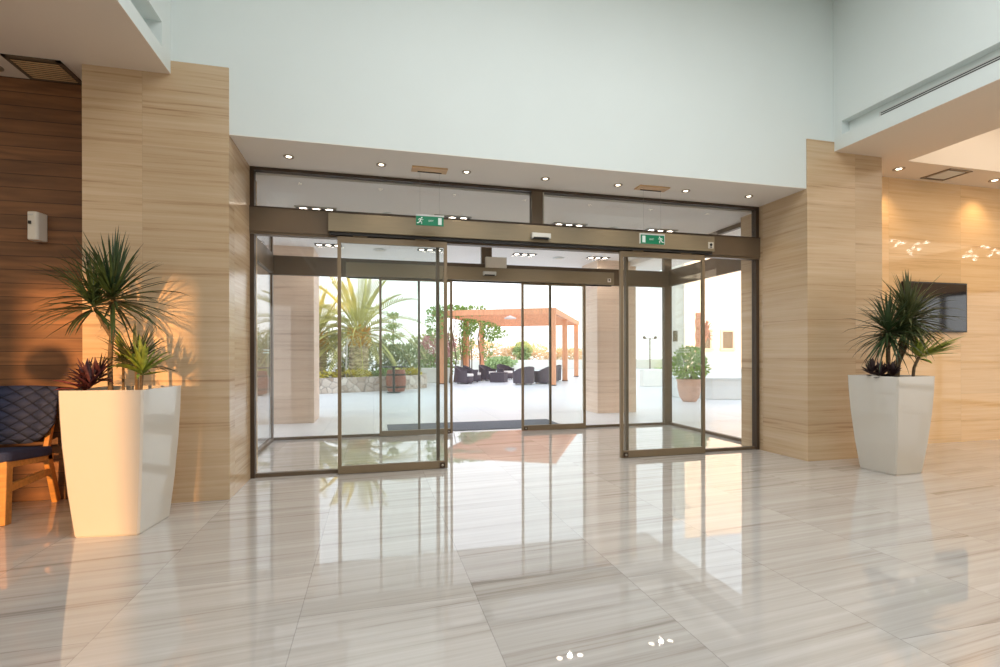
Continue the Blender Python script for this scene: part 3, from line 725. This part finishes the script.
# seat: rounded slab
def rrect(x0, x1, y0, y1, r, n=6):
    p = []
    for (ax, ay, a0) in ((x1-r, y1-r, 0), (x0+r, y1-r, 90), (x0+r, y0+r, 180), (x1-r, y0+r, 270)):
        for k in range(n+1):
            a = R(a0+90*k/n); p.append((ax+r*cos(a), ay+r*sin(a)))
    return p
s = MB(); s.prism(rrect(cx-.30, cx+.30, 4.29, 4.86, .07), 'z', 0, .075)
s.v = [(x, y, z+.445-.05*(y-4.29)/.57) for x, y, z in s.v]
s.build('seat', MT['navy_plain'], t, bevel=.02)
# curved backrest with rounded lower corners
m = MB(); nx, nz = 22, 10; fr = []; bk = []
for i in range(nx+1):
    u = -1+2*i/nx
    for j in range(nz+1):
        v = j/nz
        lo = .50+.16*max(0, abs(u)-.35)**2/.42; hi = .955-.01*u*u
        zz = lo+(hi-lo)*v
        yy = 4.83+.10*(zz-.54)/.4-.13*u*u
        fr.append((cx+u*.345, yy-.03*(1-abs(2*v-1)**4)*(1-u**6), zz)); bk.append((cx+u*.345, yy+.03, zz))
w = nz+1
fs = []
for i in range(nx):
    for j in range(nz):
        fs.append((i*w+j, (i+1)*w+j, (i+1)*w+j+1, i*w+j+1)); o = (nx+1)*w
        fs.append((o+i*w+j, o+i*w+j+1, o+(i+1)*w+j+1, o+(i+1)*w+j))
o = (nx+1)*w
for i in range(nx): fs += [(i*w, o+i*w, o+(i+1)*w, (i+1)*w), (i*w+nz, (i+1)*w+nz, o+(i+1)*w+nz, o+i*w+nz)]
for j in range(nz): fs += [(j, j+1, o+j+1, o+j), (nx*w+j, o+nx*w+j, o+nx*w+j+1, nx*w+j+1)]
m.add(fr+bk, fs, True); m.build('backrest', MT['navy'], t)

# ================================================================ OUTSIDE
def blob(m, c, r, n, ls, flat=1.0):
    c = Vector(c)
    for i in range(n):
        while True:
            q = Vector((rng.uniform(-1, 1), rng.uniform(-1, 1), rng.uniform(-1, 1)))
            if .45 < q.length < 1: break
        bump = 1+.16*sin(q.x*5+c.x)*cos(q.z*4+c.y)
        p = c+Vector((q.x*r[0], q.y*r[1], q.z*r[2]))*bump
        d = (q+Vector((rng.uniform(-.7, .7), rng.uniform(-.7, .7), rng.uniform(-.3, .9)))).normalized()
        s_ = d.cross(Vector((rng.uniform(-1, 1), rng.uniform(-1, 1), rng.uniform(-1, 1)))).normalized()
        l = ls*rng.uniform(.6, 1.3); nn = d.cross(s_)
        m.add([p, p+d*l*.5+s_*l*.28+nn*l*.06, p+d*l, p+d*l*.5-s_*l*.28+nn*l*.06], [(0, 1, 2, 3)])
def bush(name, label, c, r, n, ls, mat, grp=None, cat='shrub', z0=None):
    zb = c[2]-r[2] if z0 is None else z0
    t = thing(name, label, cat, (c[0], c[1], zb), 0, grp)
    m = MB(); blob(m, c, r, n, ls); m.build('foliage', mat, t)
    s = MB()
    for k in range(4):
        a = k*1.7; s.tube([(c[0]+.03*cos(a), c[1]+.03*sin(a), zb), (c[0]+r[0]*.5*cos(a), c[1]+r[1]*.5*sin(a), c[2]+r[2]*.3)], [.03, .012], 6)
    s.build('branches', MT['stem'], t)
    return t
# raised bed with rubble wall
pts = [(-7.0, 15.6), (-4.5, 15.7), (-2.6, 16.0), (-1.2, 16.5), (-.1, 16.9), (1.1, 17.6), (1.85, 18.3), (2.0, 19.4), (1.8, 21.5)]
m = MB(); vs = []
for i, (x, y) in enumerate(pts):
    a = Vector(pts[max(0, i-1)]); c_ = Vector(pts[min(len(pts)-1, i+1)]); d = (c_-a).normalized(); nrm = Vector((-d.y, d.x))
    for off, z in ((0, 0), (.03, .47), (.33, .47), (.36, 0)): vs.append((x+nrm.x*off, y+nrm.y*off, z))
m.add(vs, [(i*4+k, (i+1)*4+k, (i+1)*4+(k+1) % 4, i*4+(k+1) % 4) for i in range(len(pts)-1) for k in range(4)]+[(0, 1, 2, 3), tuple(4*(len(pts)-1)+k for k in (3, 2, 1, 0))])
tag(m.build('stone_wall', MT['rubble']), 'low curved rubble stone wall around the palm bed', 'stone wall')
poly = [(x+.0, y+.33) for x, y in pts[:-3]]+[(1.6, 18.6), (1.66, 21.5), (-7, 24)]
struct(MB().prism(poly, 'z', 0, .42).build('ground', MT['soil']), 'soil of the raised palm bed', 'ground')
def palm(label, x, y, zb, zt, rt, nf, L, seed):
    t = thing('palm_tree', label, 'palm tree', (x, y, zb), 0, 'date palms in the raised bed')
    r_ = random.Random(seed)
    m = MB(); prof = []
    for i in range(23):
        f = i/22; prof.append((rt*(1.0+.16*sin(f*pi))*(1 if i % 2 else .9), (zt-zb)*f))
    m.lathe(prof, (x, y, zb), 18, smooth=False); m.build('trunk', MT['palm_trunk'], t)
    m = MB()
    for k in range(60):
        a = k*2.4; z = zt-.38+.011*k; rr = rt*(1.05-.004*k)
        m.blade((x+cos(a)*rr*.7, y+sin(a)*rr*.7, z), (cos(a)*.8, sin(a)*.8, .75), .34, .13, -.05, 5, .5)
    m.build('leaf_bases', MT['palm_boot'], t)['label'] = 'orange yellow cut leaf bases'
    m = MB()
    for k in range(nf):
        a = k*2.39996+r_.uniform(-.1, .1); f = (k+.5)/nf
        e = R(-28+112*f**.8)
        d = Vector((cos(a)*cos(e), sin(a)*cos(e), sin(e)))
        p = Vector((x, y, zt+.12))+d*.12; l = L*r_.uniform(.85, 1.1)*(.85+.15*cos(e)); seg = 14; st = l/seg
        rach = [p.copy()]
        for i in range(seg):
            side = d.cross(Vector((0, 0, 1)))
            side = side.normalized() if side.length > .05 else Vector((-sin(a), cos(a), 0))
            upn = side.cross(d).normalized()
            if i > 1:
                ll = .42*sin(pi*min(1, (i/seg)*.85+.12))*L/2.0
                for q in (0, .5):
                    pp = p+d*st*q
                    for s_ in (-1, 1):
                        m.blade(pp, side*s_*.8+d*.75+upn*.28, ll*r_.uniform(.85, 1.1), .035*L/2, .09, 3, .2)
            p = p+d*st; rach.append(p.copy())
            d = (d+Vector((0, 0, -.105*cos(e)-.02))).normalized()
        m.tube(rach, [.022*(1-i/len(rach))+.004 for i in range(len(rach))], 5, False)
    m.build('fronds', MT['palm_leaf'], t)
palm('thick date palm standing behind the left door pane', -.50, 18.6, .42, 1.78, .31, 40, 2.5, 3)
palm('second date palm at the left end of the bed, beside the column', -2.05, 19.6, .42, 1.62, .36, 36, 2.4, 5)
# support props by the palm
t = thing('palm_prop', 'pale wooden props leaning on the thick palm trunk', 'tree prop', (-1.0, 18.2, .42))
MB().beam((-1.42, 17.9, .42), (-.78, 18.3, 1.75), .05, .05).build('prop', MT['cushion'], t)
MB().beam((-.92, 18.0, .42), (-.86, 18.2, 1.85), .05, .05).build('prop', MT['cushion'], t)
for i, (x, y, lab, mt, w) in enumerate(((-2.2, 16.9, 'yellow green ground cover at the foot of the second palm', 'yellow_fl', .8), (-.75, 17.5, 'yellow ground cover at the foot of the thick palm', 'yellow_fl', .72), (.45, 18.0, 'green ground cover on the wall behind the barrel', 'shrub', .6), (1.25, 18.6, 'yellow ground cover at the right end of the raised bed', 'yellow_fl', .45))):
    m = MB(); blob(m, (x, y, .52), (w, .32, .15), 420, .11); o = m.build('ground_cover', MT[mt]); tag(o, lab, 'plant', 'low plants along the bed wall')
bush('shrub', 'grey green shrub right of the thick palm', (.35, 20.4, 1.05), (.62, .6, .68), 900, .13, MT['shrub2'], 'bed shrubs', z0=.4)
bush('shrub', 'deep green shrub under the layered conifer', (1.0, 20.0, .98), (.62, .5, .60), 900, .12, MT['shrub3'], 'bed shrubs', z0=.4)
bush('shrub', 'green shrub between the conifer and the pink tree', (1.75, 22.4, 1.08), (.62, .6, .72), 900, .12, MT['shrub2'], 'bed shrubs', z0=.0)
bush('shrub', 'dark shrub behind the two palms', (-1.2, 21.6, 1.3), (1.1, .7, 1.0), 1300, .15, MT['shrub3'], 'bed shrubs', z0=.4)
bush('flowering_tree', 'pink flowering tree left of the pergola', (2.75, 23.2, 1.45), (.80, .7, .62), 1100, .13, MT['pink_fl'], None, 'tree', z0=0)
bush('shrub', 'green shrub under the pink tree', (2.7, 22.75, .62), (.9, .5, .55), 900, .12, MT['shrub'], 'bed shrubs', z0=0)
t = thing('conifer', 'small lime conifer with flat tiers above the shrubs', 'tree', (.80, 21.4, .42))
MB().tube([(.80, 21.4, .42), (.80, 21.4, 3.0)], [.035, .012], 8).build('trunk', MT['stem'], t)
m = MB()
for z, r_ in ((1.55, .42), (1.98, .36), (2.42, .26), (2.85, .16)):
    for k in range(10):
        a = k*2*pi/10+z
        for q in range(5):
            f = (q+1)/5; p = Vector((.80+cos(a)*r_*f, 21.4+sin(a)*r_*f, z-.12+.10*f))
            blob(m, p, (.07, .07, .06), 5, .10)
m.build('tiers', MT['conifer'], t)
tag(MB().box(1.98, 3.3, 21.6, 21.9, 0, .62).build('garden_wall', MT['wallw'], bevel=.02), 'short white garden wall beside the raised bed', 'garden wall')
# barrel and bistro table
t = thing('wooden_barrel', 'reddish wooden barrel standing before the stone wall', 'barrel', (.72, 16.9, 0))
MB().lathe([(.27, 0), (.31, .2), (.325, .36), (.31, .52), (.28, .70), (.26, .70), (.26, .66), (0, .66)], (.72, 16.9, 0), 22, smooth=False).build('body', MT['barrel'], t)
for z in (.12, .52): MB().lathe([(.318, z), (.322, z+.05)], (.72, 16.9, 0), 22).build('hoop', MT['black'], t, solid=.006)
t = thing('bistro_table', 'black pedestal table before the wooden barrel', 'table', (.62, 16.2, 0))
MB().lathe([(.0, .80), (.42, .80), (.42, .83), (0, .83)], (.62, 16.2, 0), 24).build('tabletop', MT['black'], t)
MB().lathe([(.04, .02), (.04, .80)], (.62, 16.2, 0), 12).build('pedestal', MT['black'], t)
MB().lathe([(.22, 0), (.22, .02), (.05, .03)], (.62, 16.2, 0), 20).build('base', MT['black'], t)

# pergola
U = Vector((.875, -.485, 0)); V = Vector((.485, .875, 0)); D0 = Vector((6.66, 18.26, 0))
def PG(u, v, z=0): q = D0+U*u+V*v; return (q.x, q.y, z)
t = thing('pergola', 'orange timber pergola over the rattan seats', 'pergola', PG(-2.2, 4))
ced = MT['cedar']; ZP_ = 2.95
for u, v in ((0, 0), (0, 3.4), (0, 7.9), (-4.49, 0), (-4.49, 2.9), (-4.49, 5.4)):
    o = MB().beam(PG(u, v, .03), PG(u, v, ZP_-.2), .21, .21, (U.x, U.y, 0)).build('post', ced, t)
    MB().beam(PG(u, v, -.0), PG(u, v, .03), .25, .25, (U.x, U.y, 0)).build('post_foot', MT['black'], o)
for p0, p1 in ((PG(-4.9, -.08, ZP_-.1), PG(.14, -.08, ZP_-.1)), (PG(-4.9, 7.95, ZP_-.1), PG(.14, 7.95, ZP_-.1)), (PG(.06, -.1, ZP_-.1), PG(.06, 8.0, ZP_-.1)), (PG(-4.55, -.1, ZP_-.1), PG(-4.55, 8.0, ZP_-.1))):
    MB().beam(p0, p1, .10, .22).build('beam', ced, t)
for k in range(14):
    v = .35+k*.56
    MB().beam(PG(-4.5, v, ZP_-.09), PG(.0, v, ZP_-.09), .08, .14).build('rafter', ced, t)
t = thing('pergola_lamp', 'round white lamp under the front of the pergola', 'lamp', PG(-1.9, .9, ZP_-.3))
c = PG(-1.9, .9, ZP_-.3)
MB().lathe([(.02, .14), (.05, .12), (.24, .04), (.25, 0), (.23, 0), (.0, .05)], c, 20).build('shade', MT['cushion'], t)
# climber on the pergola's left
t = thing('climbing_plant', 'green climber trailing over the left corner of the pergola', 'climber', PG(-4.2, 2.2))
m = MB()
for (u, v, z, a, b_, c_, n) in ((-4.3, .2, 2.95, .8, .5, .22, 500), (-3.4, .6, 3.0, .7, .4, .14, 260), (-4.3, 2.6, 2.5, .4, .4, .45, 420), (-4.4, 2.8, 1.8, .28, .3, .7, 260), (-4.0, 5.4, 2.35, .5, .4, .42, 420), (-4.2, 5.4, 1.6, .3, .3, .75, 260), (-4.7, -.3, 2.4, .35, .35, .7, 380), (-3.4, 4.8, 2.2, .4, .3, .18, 120), (-4.3, 4.0, 2.7, .6, .6, .25, 300)):
    blob(m, PG(u, v, z), (a, b_, c_), n, .13)
m.build('foliage', MT['shrub'], t)
m = MB()
for k in range(9):
    u, v = -4.5+.1*sin(k*3), .1+k*.65
    m.tube([PG(u, v, 0), PG(u+.08*sin(k), v+.1, 1.0), PG(u-.06, v, 2.0), PG(u+.1, v+.1, 2.9)], [.03, .025, .02, .015], 6)
m.build('vines', MT['stem'], t)
m = MB(); blob(m, PG(-4.9, 1.8, 1.7), (.3, .5, .5), 240, .12); m.build('blossom', MT['pink_fl'], t)['label'] = 'pink blossom'

def armchair(label, loc, rz, grp='rattan armchairs under the pergola'):
    t = thing('rattan_armchair', label, 'armchair', loc, rz, grp)
    m = MB(); n = 26; r0, r1 = .38, .44; vs = []
    for i in range(n+1):
        a = R(-35+250*i/n)                                    # opening faces -y
        h = .52+.20*max(0, sin(a))**.8
        for r, z in ((r0, .05), (r1-.02, .05), (r1, h), (r0-.01, h)): vs.append((r*cos(a), r*sin(a)*.95, z))
    fs = [(i*4+k, i*4+(k+1) % 4, (i+1)*4+(k+1) % 4, (i+1)*4+k) for i in range(n) for k in range(4)]+[(3, 2, 1, 0), tuple(4*n+k for k in range(4))]
    m.add(vs, fs); m.build('shell', MT['rattan'], t, local=True)
    MB().lathe([(.0, .04), (.36, .04), (.36, .30), (0, .30)], (0, 0, 0), 20).build('seat_base', MT['rattan'], t, local=True)
    MB().lathe([(.0, .30), (.34, .30), (.355, .34), (.34, .40), (0, .41)], (0, -.02, 0), 20).build('cushion', MT['cushion'], t, local=True)
    m = MB()
    for a in (45, 135, 225, 315): m.lathe([(.02, 0), (.02, .05)], (.3*cos(R(a)), .3*sin(R(a)), 0), 8)
    m.build('feet', MT['black'], t, local=True)
    return t
a0 = armchair('dark rattan armchair nearest the left pergola post', PG(-3.75, .55), R(60))
for u, v, rz, lab in ((-3.8, 1.75, 75, 'dark rattan armchair second along the climber side'), (-3.5, 3.1, 50, 'dark rattan armchair behind the low cube table'),
                      (-3.0, 4.4, 30, 'dark rattan armchair farthest back at the left, beside the white gap'),
                      (-1.25, .45, 200, 'dark rattan armchair with its back to us, leftmost of the right row'), (-.62, 1.28, 230, 'dark rattan armchair second in the right row'),
                      (-.55, 2.25, 255, 'dark rattan armchair third in the right row'), (-.55, 3.2, 270, 'dark rattan armchair farthest in the right row, by the front post')):
    dup(a0, PG(u, v), lab, R(rz))
t = thing('rattan_table', 'low dark rattan cube table between the armchairs', 'table', PG(-2.65, 1.9))
MB().beam(PG(-2.65, 1.9, 0), PG(-2.65, 1.9, .40), .62, .62, (U.x, U.y, 0)).build('body', MT['rattan'], t)
MB().beam(PG(-2.65, 1.9, .40), PG(-2.65, 1.9, .415), .64, .64, (U.x, U.y, 0)).build('tabletop', MT['rattan'], t)

# terrace edge far away
tag(MB().box(6.0, 40, 37.6, 38.0, 0, .75).build('parapet', MT['wallw'], bevel=.03), 'long low white parapet at the far edge of the terrace', 'parapet')
tag(MB().box(22.5, 60, 33.0, 37.5, -.001, .06).build('lawn', MT['grass']), 'strip of lawn before the far parapet', 'lawn')
for i, (x, y, z, rx, rz_, mt, lab) in enumerate(((8.2, 39.5, 1.3, 2.2, .9, 'orange_fl', 'orange flowering hedge seen between the pergola posts, left part'), (12.2, 40, 1.15, 2.2, .85, 'orange_fl', 'orange flowering hedge seen between the pergola posts, right part'),
                                                 (11.7, 39.2, 1.5, .62, .62, 'pale_green', 'round green bush above the orange hedge'), (9.2, 37.0, .5, 1.1, .38, 'pale_green', 'low green bush before the far parapet'), (16.0, 40, .95, 1.8, .7, 'orange_fl', 'faint orange hedge right of the pergola'),
                                                 (4.4, 36, 1.4, 2.2, 1.3, 'shrub2', 'pale green hedge behind the climber'))):
    bush('hedge' if i != 2 else 'bush', lab, (x, y, z), (rx, .9, rz_), 1300, .26, MT[mt], 'far hedge plants', z0=0)
# lamp post
t = thing('lamp_post', 'thin grey lamp post with a twin arm on the far terrace', 'lamp post', (22.8, 38.6-2.2, 0))
x, y = 21.5, 36.4
t.location = (x, y, 0); WM[t.name] = Matrix.Translation((x, y, 0))
MB().tube([(x, y, 0), (x, y, 2.45)], .05, 8).build('pole', MT['bronze'], t)
MB().beam((x-.5, y, 2.4), (x+.5, y, 2.4), .05, .05).build('arm', MT['bronze'], t)
for s_ in (-1, 1): MB().lathe([(.14, 2.42), (.1, 2.6), (0, 2.62)], (x+.5*s_, y, 0), 12).build('lamp_head', MT['bronze'], t)
# low walls and pot at the right
m = MB(); pl = [(13.5, 10.9), (9.4, 11.25), (8.6, 11.5), (8.15, 12.1), (8.1, 12.9), (8.4, 13.4), (13.5, 13.4)]
m.prism(list(reversed(pl)), 'z', 0, .52); m.prism([(x_+(.0 if x_ > 13 else -.03), y_-.03) for x_, y_ in reversed(pl)], 'z', .52, .575)
tag(m.build('low_wall', MT['wallgrey'], bevel=.02), 'low white curved wall with a coping behind the potted shrub', 'low wall')
tag(MB().box(9.6, 15.4, 16.7, 17.0, 0, .62).build('low_wall', MT['wallw'], bevel=.02), 'low white wall between the column and the corner post', 'low wall')
t = thing('clay_pot', 'large rounded terracotta pot on the terrace at the right', 'plant pot', (7.72, 11.2, 0))
MB().lathe([(.16, 0), (.24, .12), (.29, .34), (.29, .50), (.31, .52), (.31, .57), (.27, .57), (.26, .5), (0, .5)], (7.72, 11.2, 0), 26).build('pot', MT['terracotta'], t)
bush('shrub', 'leafy bright green shrub growing in the terracotta pot', (7.72, 11.2, .95), (.42, .42, .42), 1000, .11, MT['shrub'], None, z0=.5)
# white building
bt = thing('white_building', 'sunlit cream building with two small windows beyond the right panes', 'building', (22, 26, 0))
MB().prism([(16.65, 24.6), (40, 24.6), (40, 34), (23.6, 34)], 'z', 0, 9).build('wall', MT['wallcream'], bt)
MB().prism([(17.45, 27.4), (22, 27.4), (22, 30), (19.2, 30)], 'z', 0, 9.0).build('wing', MT['wallgrey'], bt)
MB().box(17.0, 40, 22.5, 24.6, 0, 1.25).build('plinth', MT['wallcream'], bt)
for x0, x1 in ((17.75, 18.25), (19.05, 19.72)):
    z0, z1 = 1.50, 2.44
    f = MB().box(x0-.12, x0, 24.52, 24.6, z0-.12, z1+.12).box(x1, x1+.12, 24.52, 24.6, z0-.12, z1+.12).box(x0, x1, 24.52, 24.6, z1, z1+.12).box(x0-.16, x1+.16, 24.46, 24.6, z0-.12, z0).build('window', MT['shutter'], bt)
    MB().box(x0, x1, 24.57, 24.6, z0, z1).build('pane', MT['pane_dark'], f)
MB().box(17.75, 18.05, 27.36, 27.4, 1.95, 2.6).build('window', MT['pane_dark'], bt)
t = thing('palm_stump', 'rust brown bare trunk with a ragged stub before the cream building', 'tree trunk', (14.3, 20.0, 0))
m = MB(); prof = [(.17*(1+.08*((i*7) % 3-1)), i*.19) for i in range(17)]
m.lathe(prof, (14.3, 20, 0), 12, smooth=False); m.build('trunk', MT['rust'], t)
m = MB()
for k in range(26):
    a = k*2.4; e = R(-20+k*3.2)
    m.blade((14.62+.04*cos(a), 19.95, 1.95+.02*k), (cos(a)*cos(e), sin(a)*cos(e)*.6, sin(e)), .36, .12, .1)
m.tube([(14.35, 20, 1.4), (14.62, 19.95, 2.1), (14.64, 19.95, 2.5)], [.10, .13, .09], 8)
m.build('stub', MT['rust'], t)

# pendant cluster in the lounge to the right, seen as sparkles in the polished wall
for gx, lab in ((9.85, 'cluster of tiny glass bulbs on thin wires beside the ceiling tray'), (11.7, 'cluster of tiny glass bulbs on thin wires toward the end window')):
    t = thing('pendant_light', lab, 'pendant light', (gx, 2.96, ZC-.03), 0, 'bulb clusters in the right lounge')
    MB().box(gx-.45, gx+.45, 2.66, 3.26, ZC-.03, ZC-.005).build('ceiling_plate', MT['chrome'], t)
    r2 = random.Random(int(gx*10))
    for k in range(11):
        x = r2.uniform(gx-.4, gx+.4); y = r2.uniform(2.7, 3.2); z_ = r2.uniform(2.98, 3.36)
        w_ = MB().tube([(x, y, ZC-.03), (x, y, z_)], .002, 5).build('wire', MT['chrome'], t)
        MB().lathe([(0, -.024), (.014, -.018), (.018, 0), (.014, .014), (0, .02)], (x, y, z_), 10).build('bulb', MT['bulb'], w_)
t = thing('shadow_stand', 'unseen ball on a stand, added to cast a round shadow', 'shadow caster', (-2.93, 1.2, 0))  # made-up object out of view, throws the round shadow on the planks
MB().lathe([(.15, 0), (.15, .02), (.02, .03)], (-2.93, 1.2, 0), 24).build('base', MT['bronze'], t)
MB().tube([(-2.93, 1.2, .02), (-2.93, 1.2, 1.32)], .012, 10).build('pole', MT['bronze'], t)
MB().lathe([(0, 1.28)]+[(.16*sin(R(a)), 1.45-.17*cos(R(a))) for a in range(10, 180, 10)]+[(0, 1.62)], (-2.93, 1.2, 0), 24).build('shadow_ball', MT['plastic'], t)

# ================================================================ LIGHT
W = bpy.data.worlds.new('sky'); S.world = W; W.use_nodes = True
N, L = W.node_tree.nodes, W.node_tree.links
tc = N.new('ShaderNodeTexCoord'); sx = N.new('ShaderNodeSeparateXYZ'); L.new(tc.outputs['Generated'], sx.inputs[0])
r = N.new('ShaderNodeValToRGB'); e = r.color_ramp.elements
e[0].position = 0; e[0].color = (.98, .97, .95, 1); e[1].position = .6; e[1].color = (.78, .87, 1.0, 1)
x = e.new(.10); x.color = (.95, .97, 1.0, 1)
L.new(sx.outputs[2], r.inputs[0])
L.new(r.outputs[0], N['Background'].inputs[0]); N['Background'].inputs[1].default_value = 2.0

def area(name, loc, rot, sx_, sy_, energy, col):
    l = bpy.data.lights.new(name, 'AREA'); l.shape = 'RECTANGLE'; l.size = sx_; l.size_y = sy_; l.energy = energy; l.color = col
    o = bpy.data.objects.new(name, l); C.objects.link(o); o.location = loc; o.rotation_euler = rot
    return o
area('void_fill', (1.75, .9, ZV-.02), (0, 0, 0), 4.6, 4.2, 230, (.95, .975, .99))  # added fill below the solid ceiling, standing in for daylight from above
area('tray_glow', (7.5, 1.8, 4.15), (0, 0, 0), 2.8, 5.2, 80, (1, .88, .72))
area('lounge_fill', (-5.4, 1.0, ZC-.05), (0, 0, 0), 4.5, 5, 75, (1, .80, .58))  # added warm fill for the left lounge, no fixture behind it
area('right_room_fill', (10.5, 0, ZC-.05), (0, 0, 0), 3.5, 5, 150, (1, .82, .6))  # extra warm fill to brighten the right side, not a modelled lamp
sun = bpy.data.lights.new('low_sun', 'SUN'); sun.energy = 5.0; sun.color = (1, .50, .18); sun.angle = R(1.6)
o = bpy.data.objects.new('low_sun', sun); C.objects.link(o)
az, el = R(5), R(5.0)
d = Vector((sin(az)*cos(el), cos(az)*cos(el), -sin(el)))
o.rotation_euler = d.to_track_quat('-Z', 'Y').to_euler()
o.location = (-4, -9, 4)

# ================================================================ CAMERA
cam = bpy.data.cameras.new('camera'); co = bpy.data.objects.new('camera', cam); C.objects.link(co)
cam.sensor_width = 36; cam.lens = 36*505.82/1000
co.location = (0, 0, 1.2)
Mx = Matrix.Rotation(R(-14.058), 4, 'Z') @ Matrix.Rotation(R(90), 4, 'X') @ Matrix.Rotation(R(-.152), 4, 'Z')
co.rotation_euler = Mx.to_euler()
cam.shift_y = (354.234-333.5)/1000
cam.clip_start = .05; cam.clip_end = 500
S.camera = co
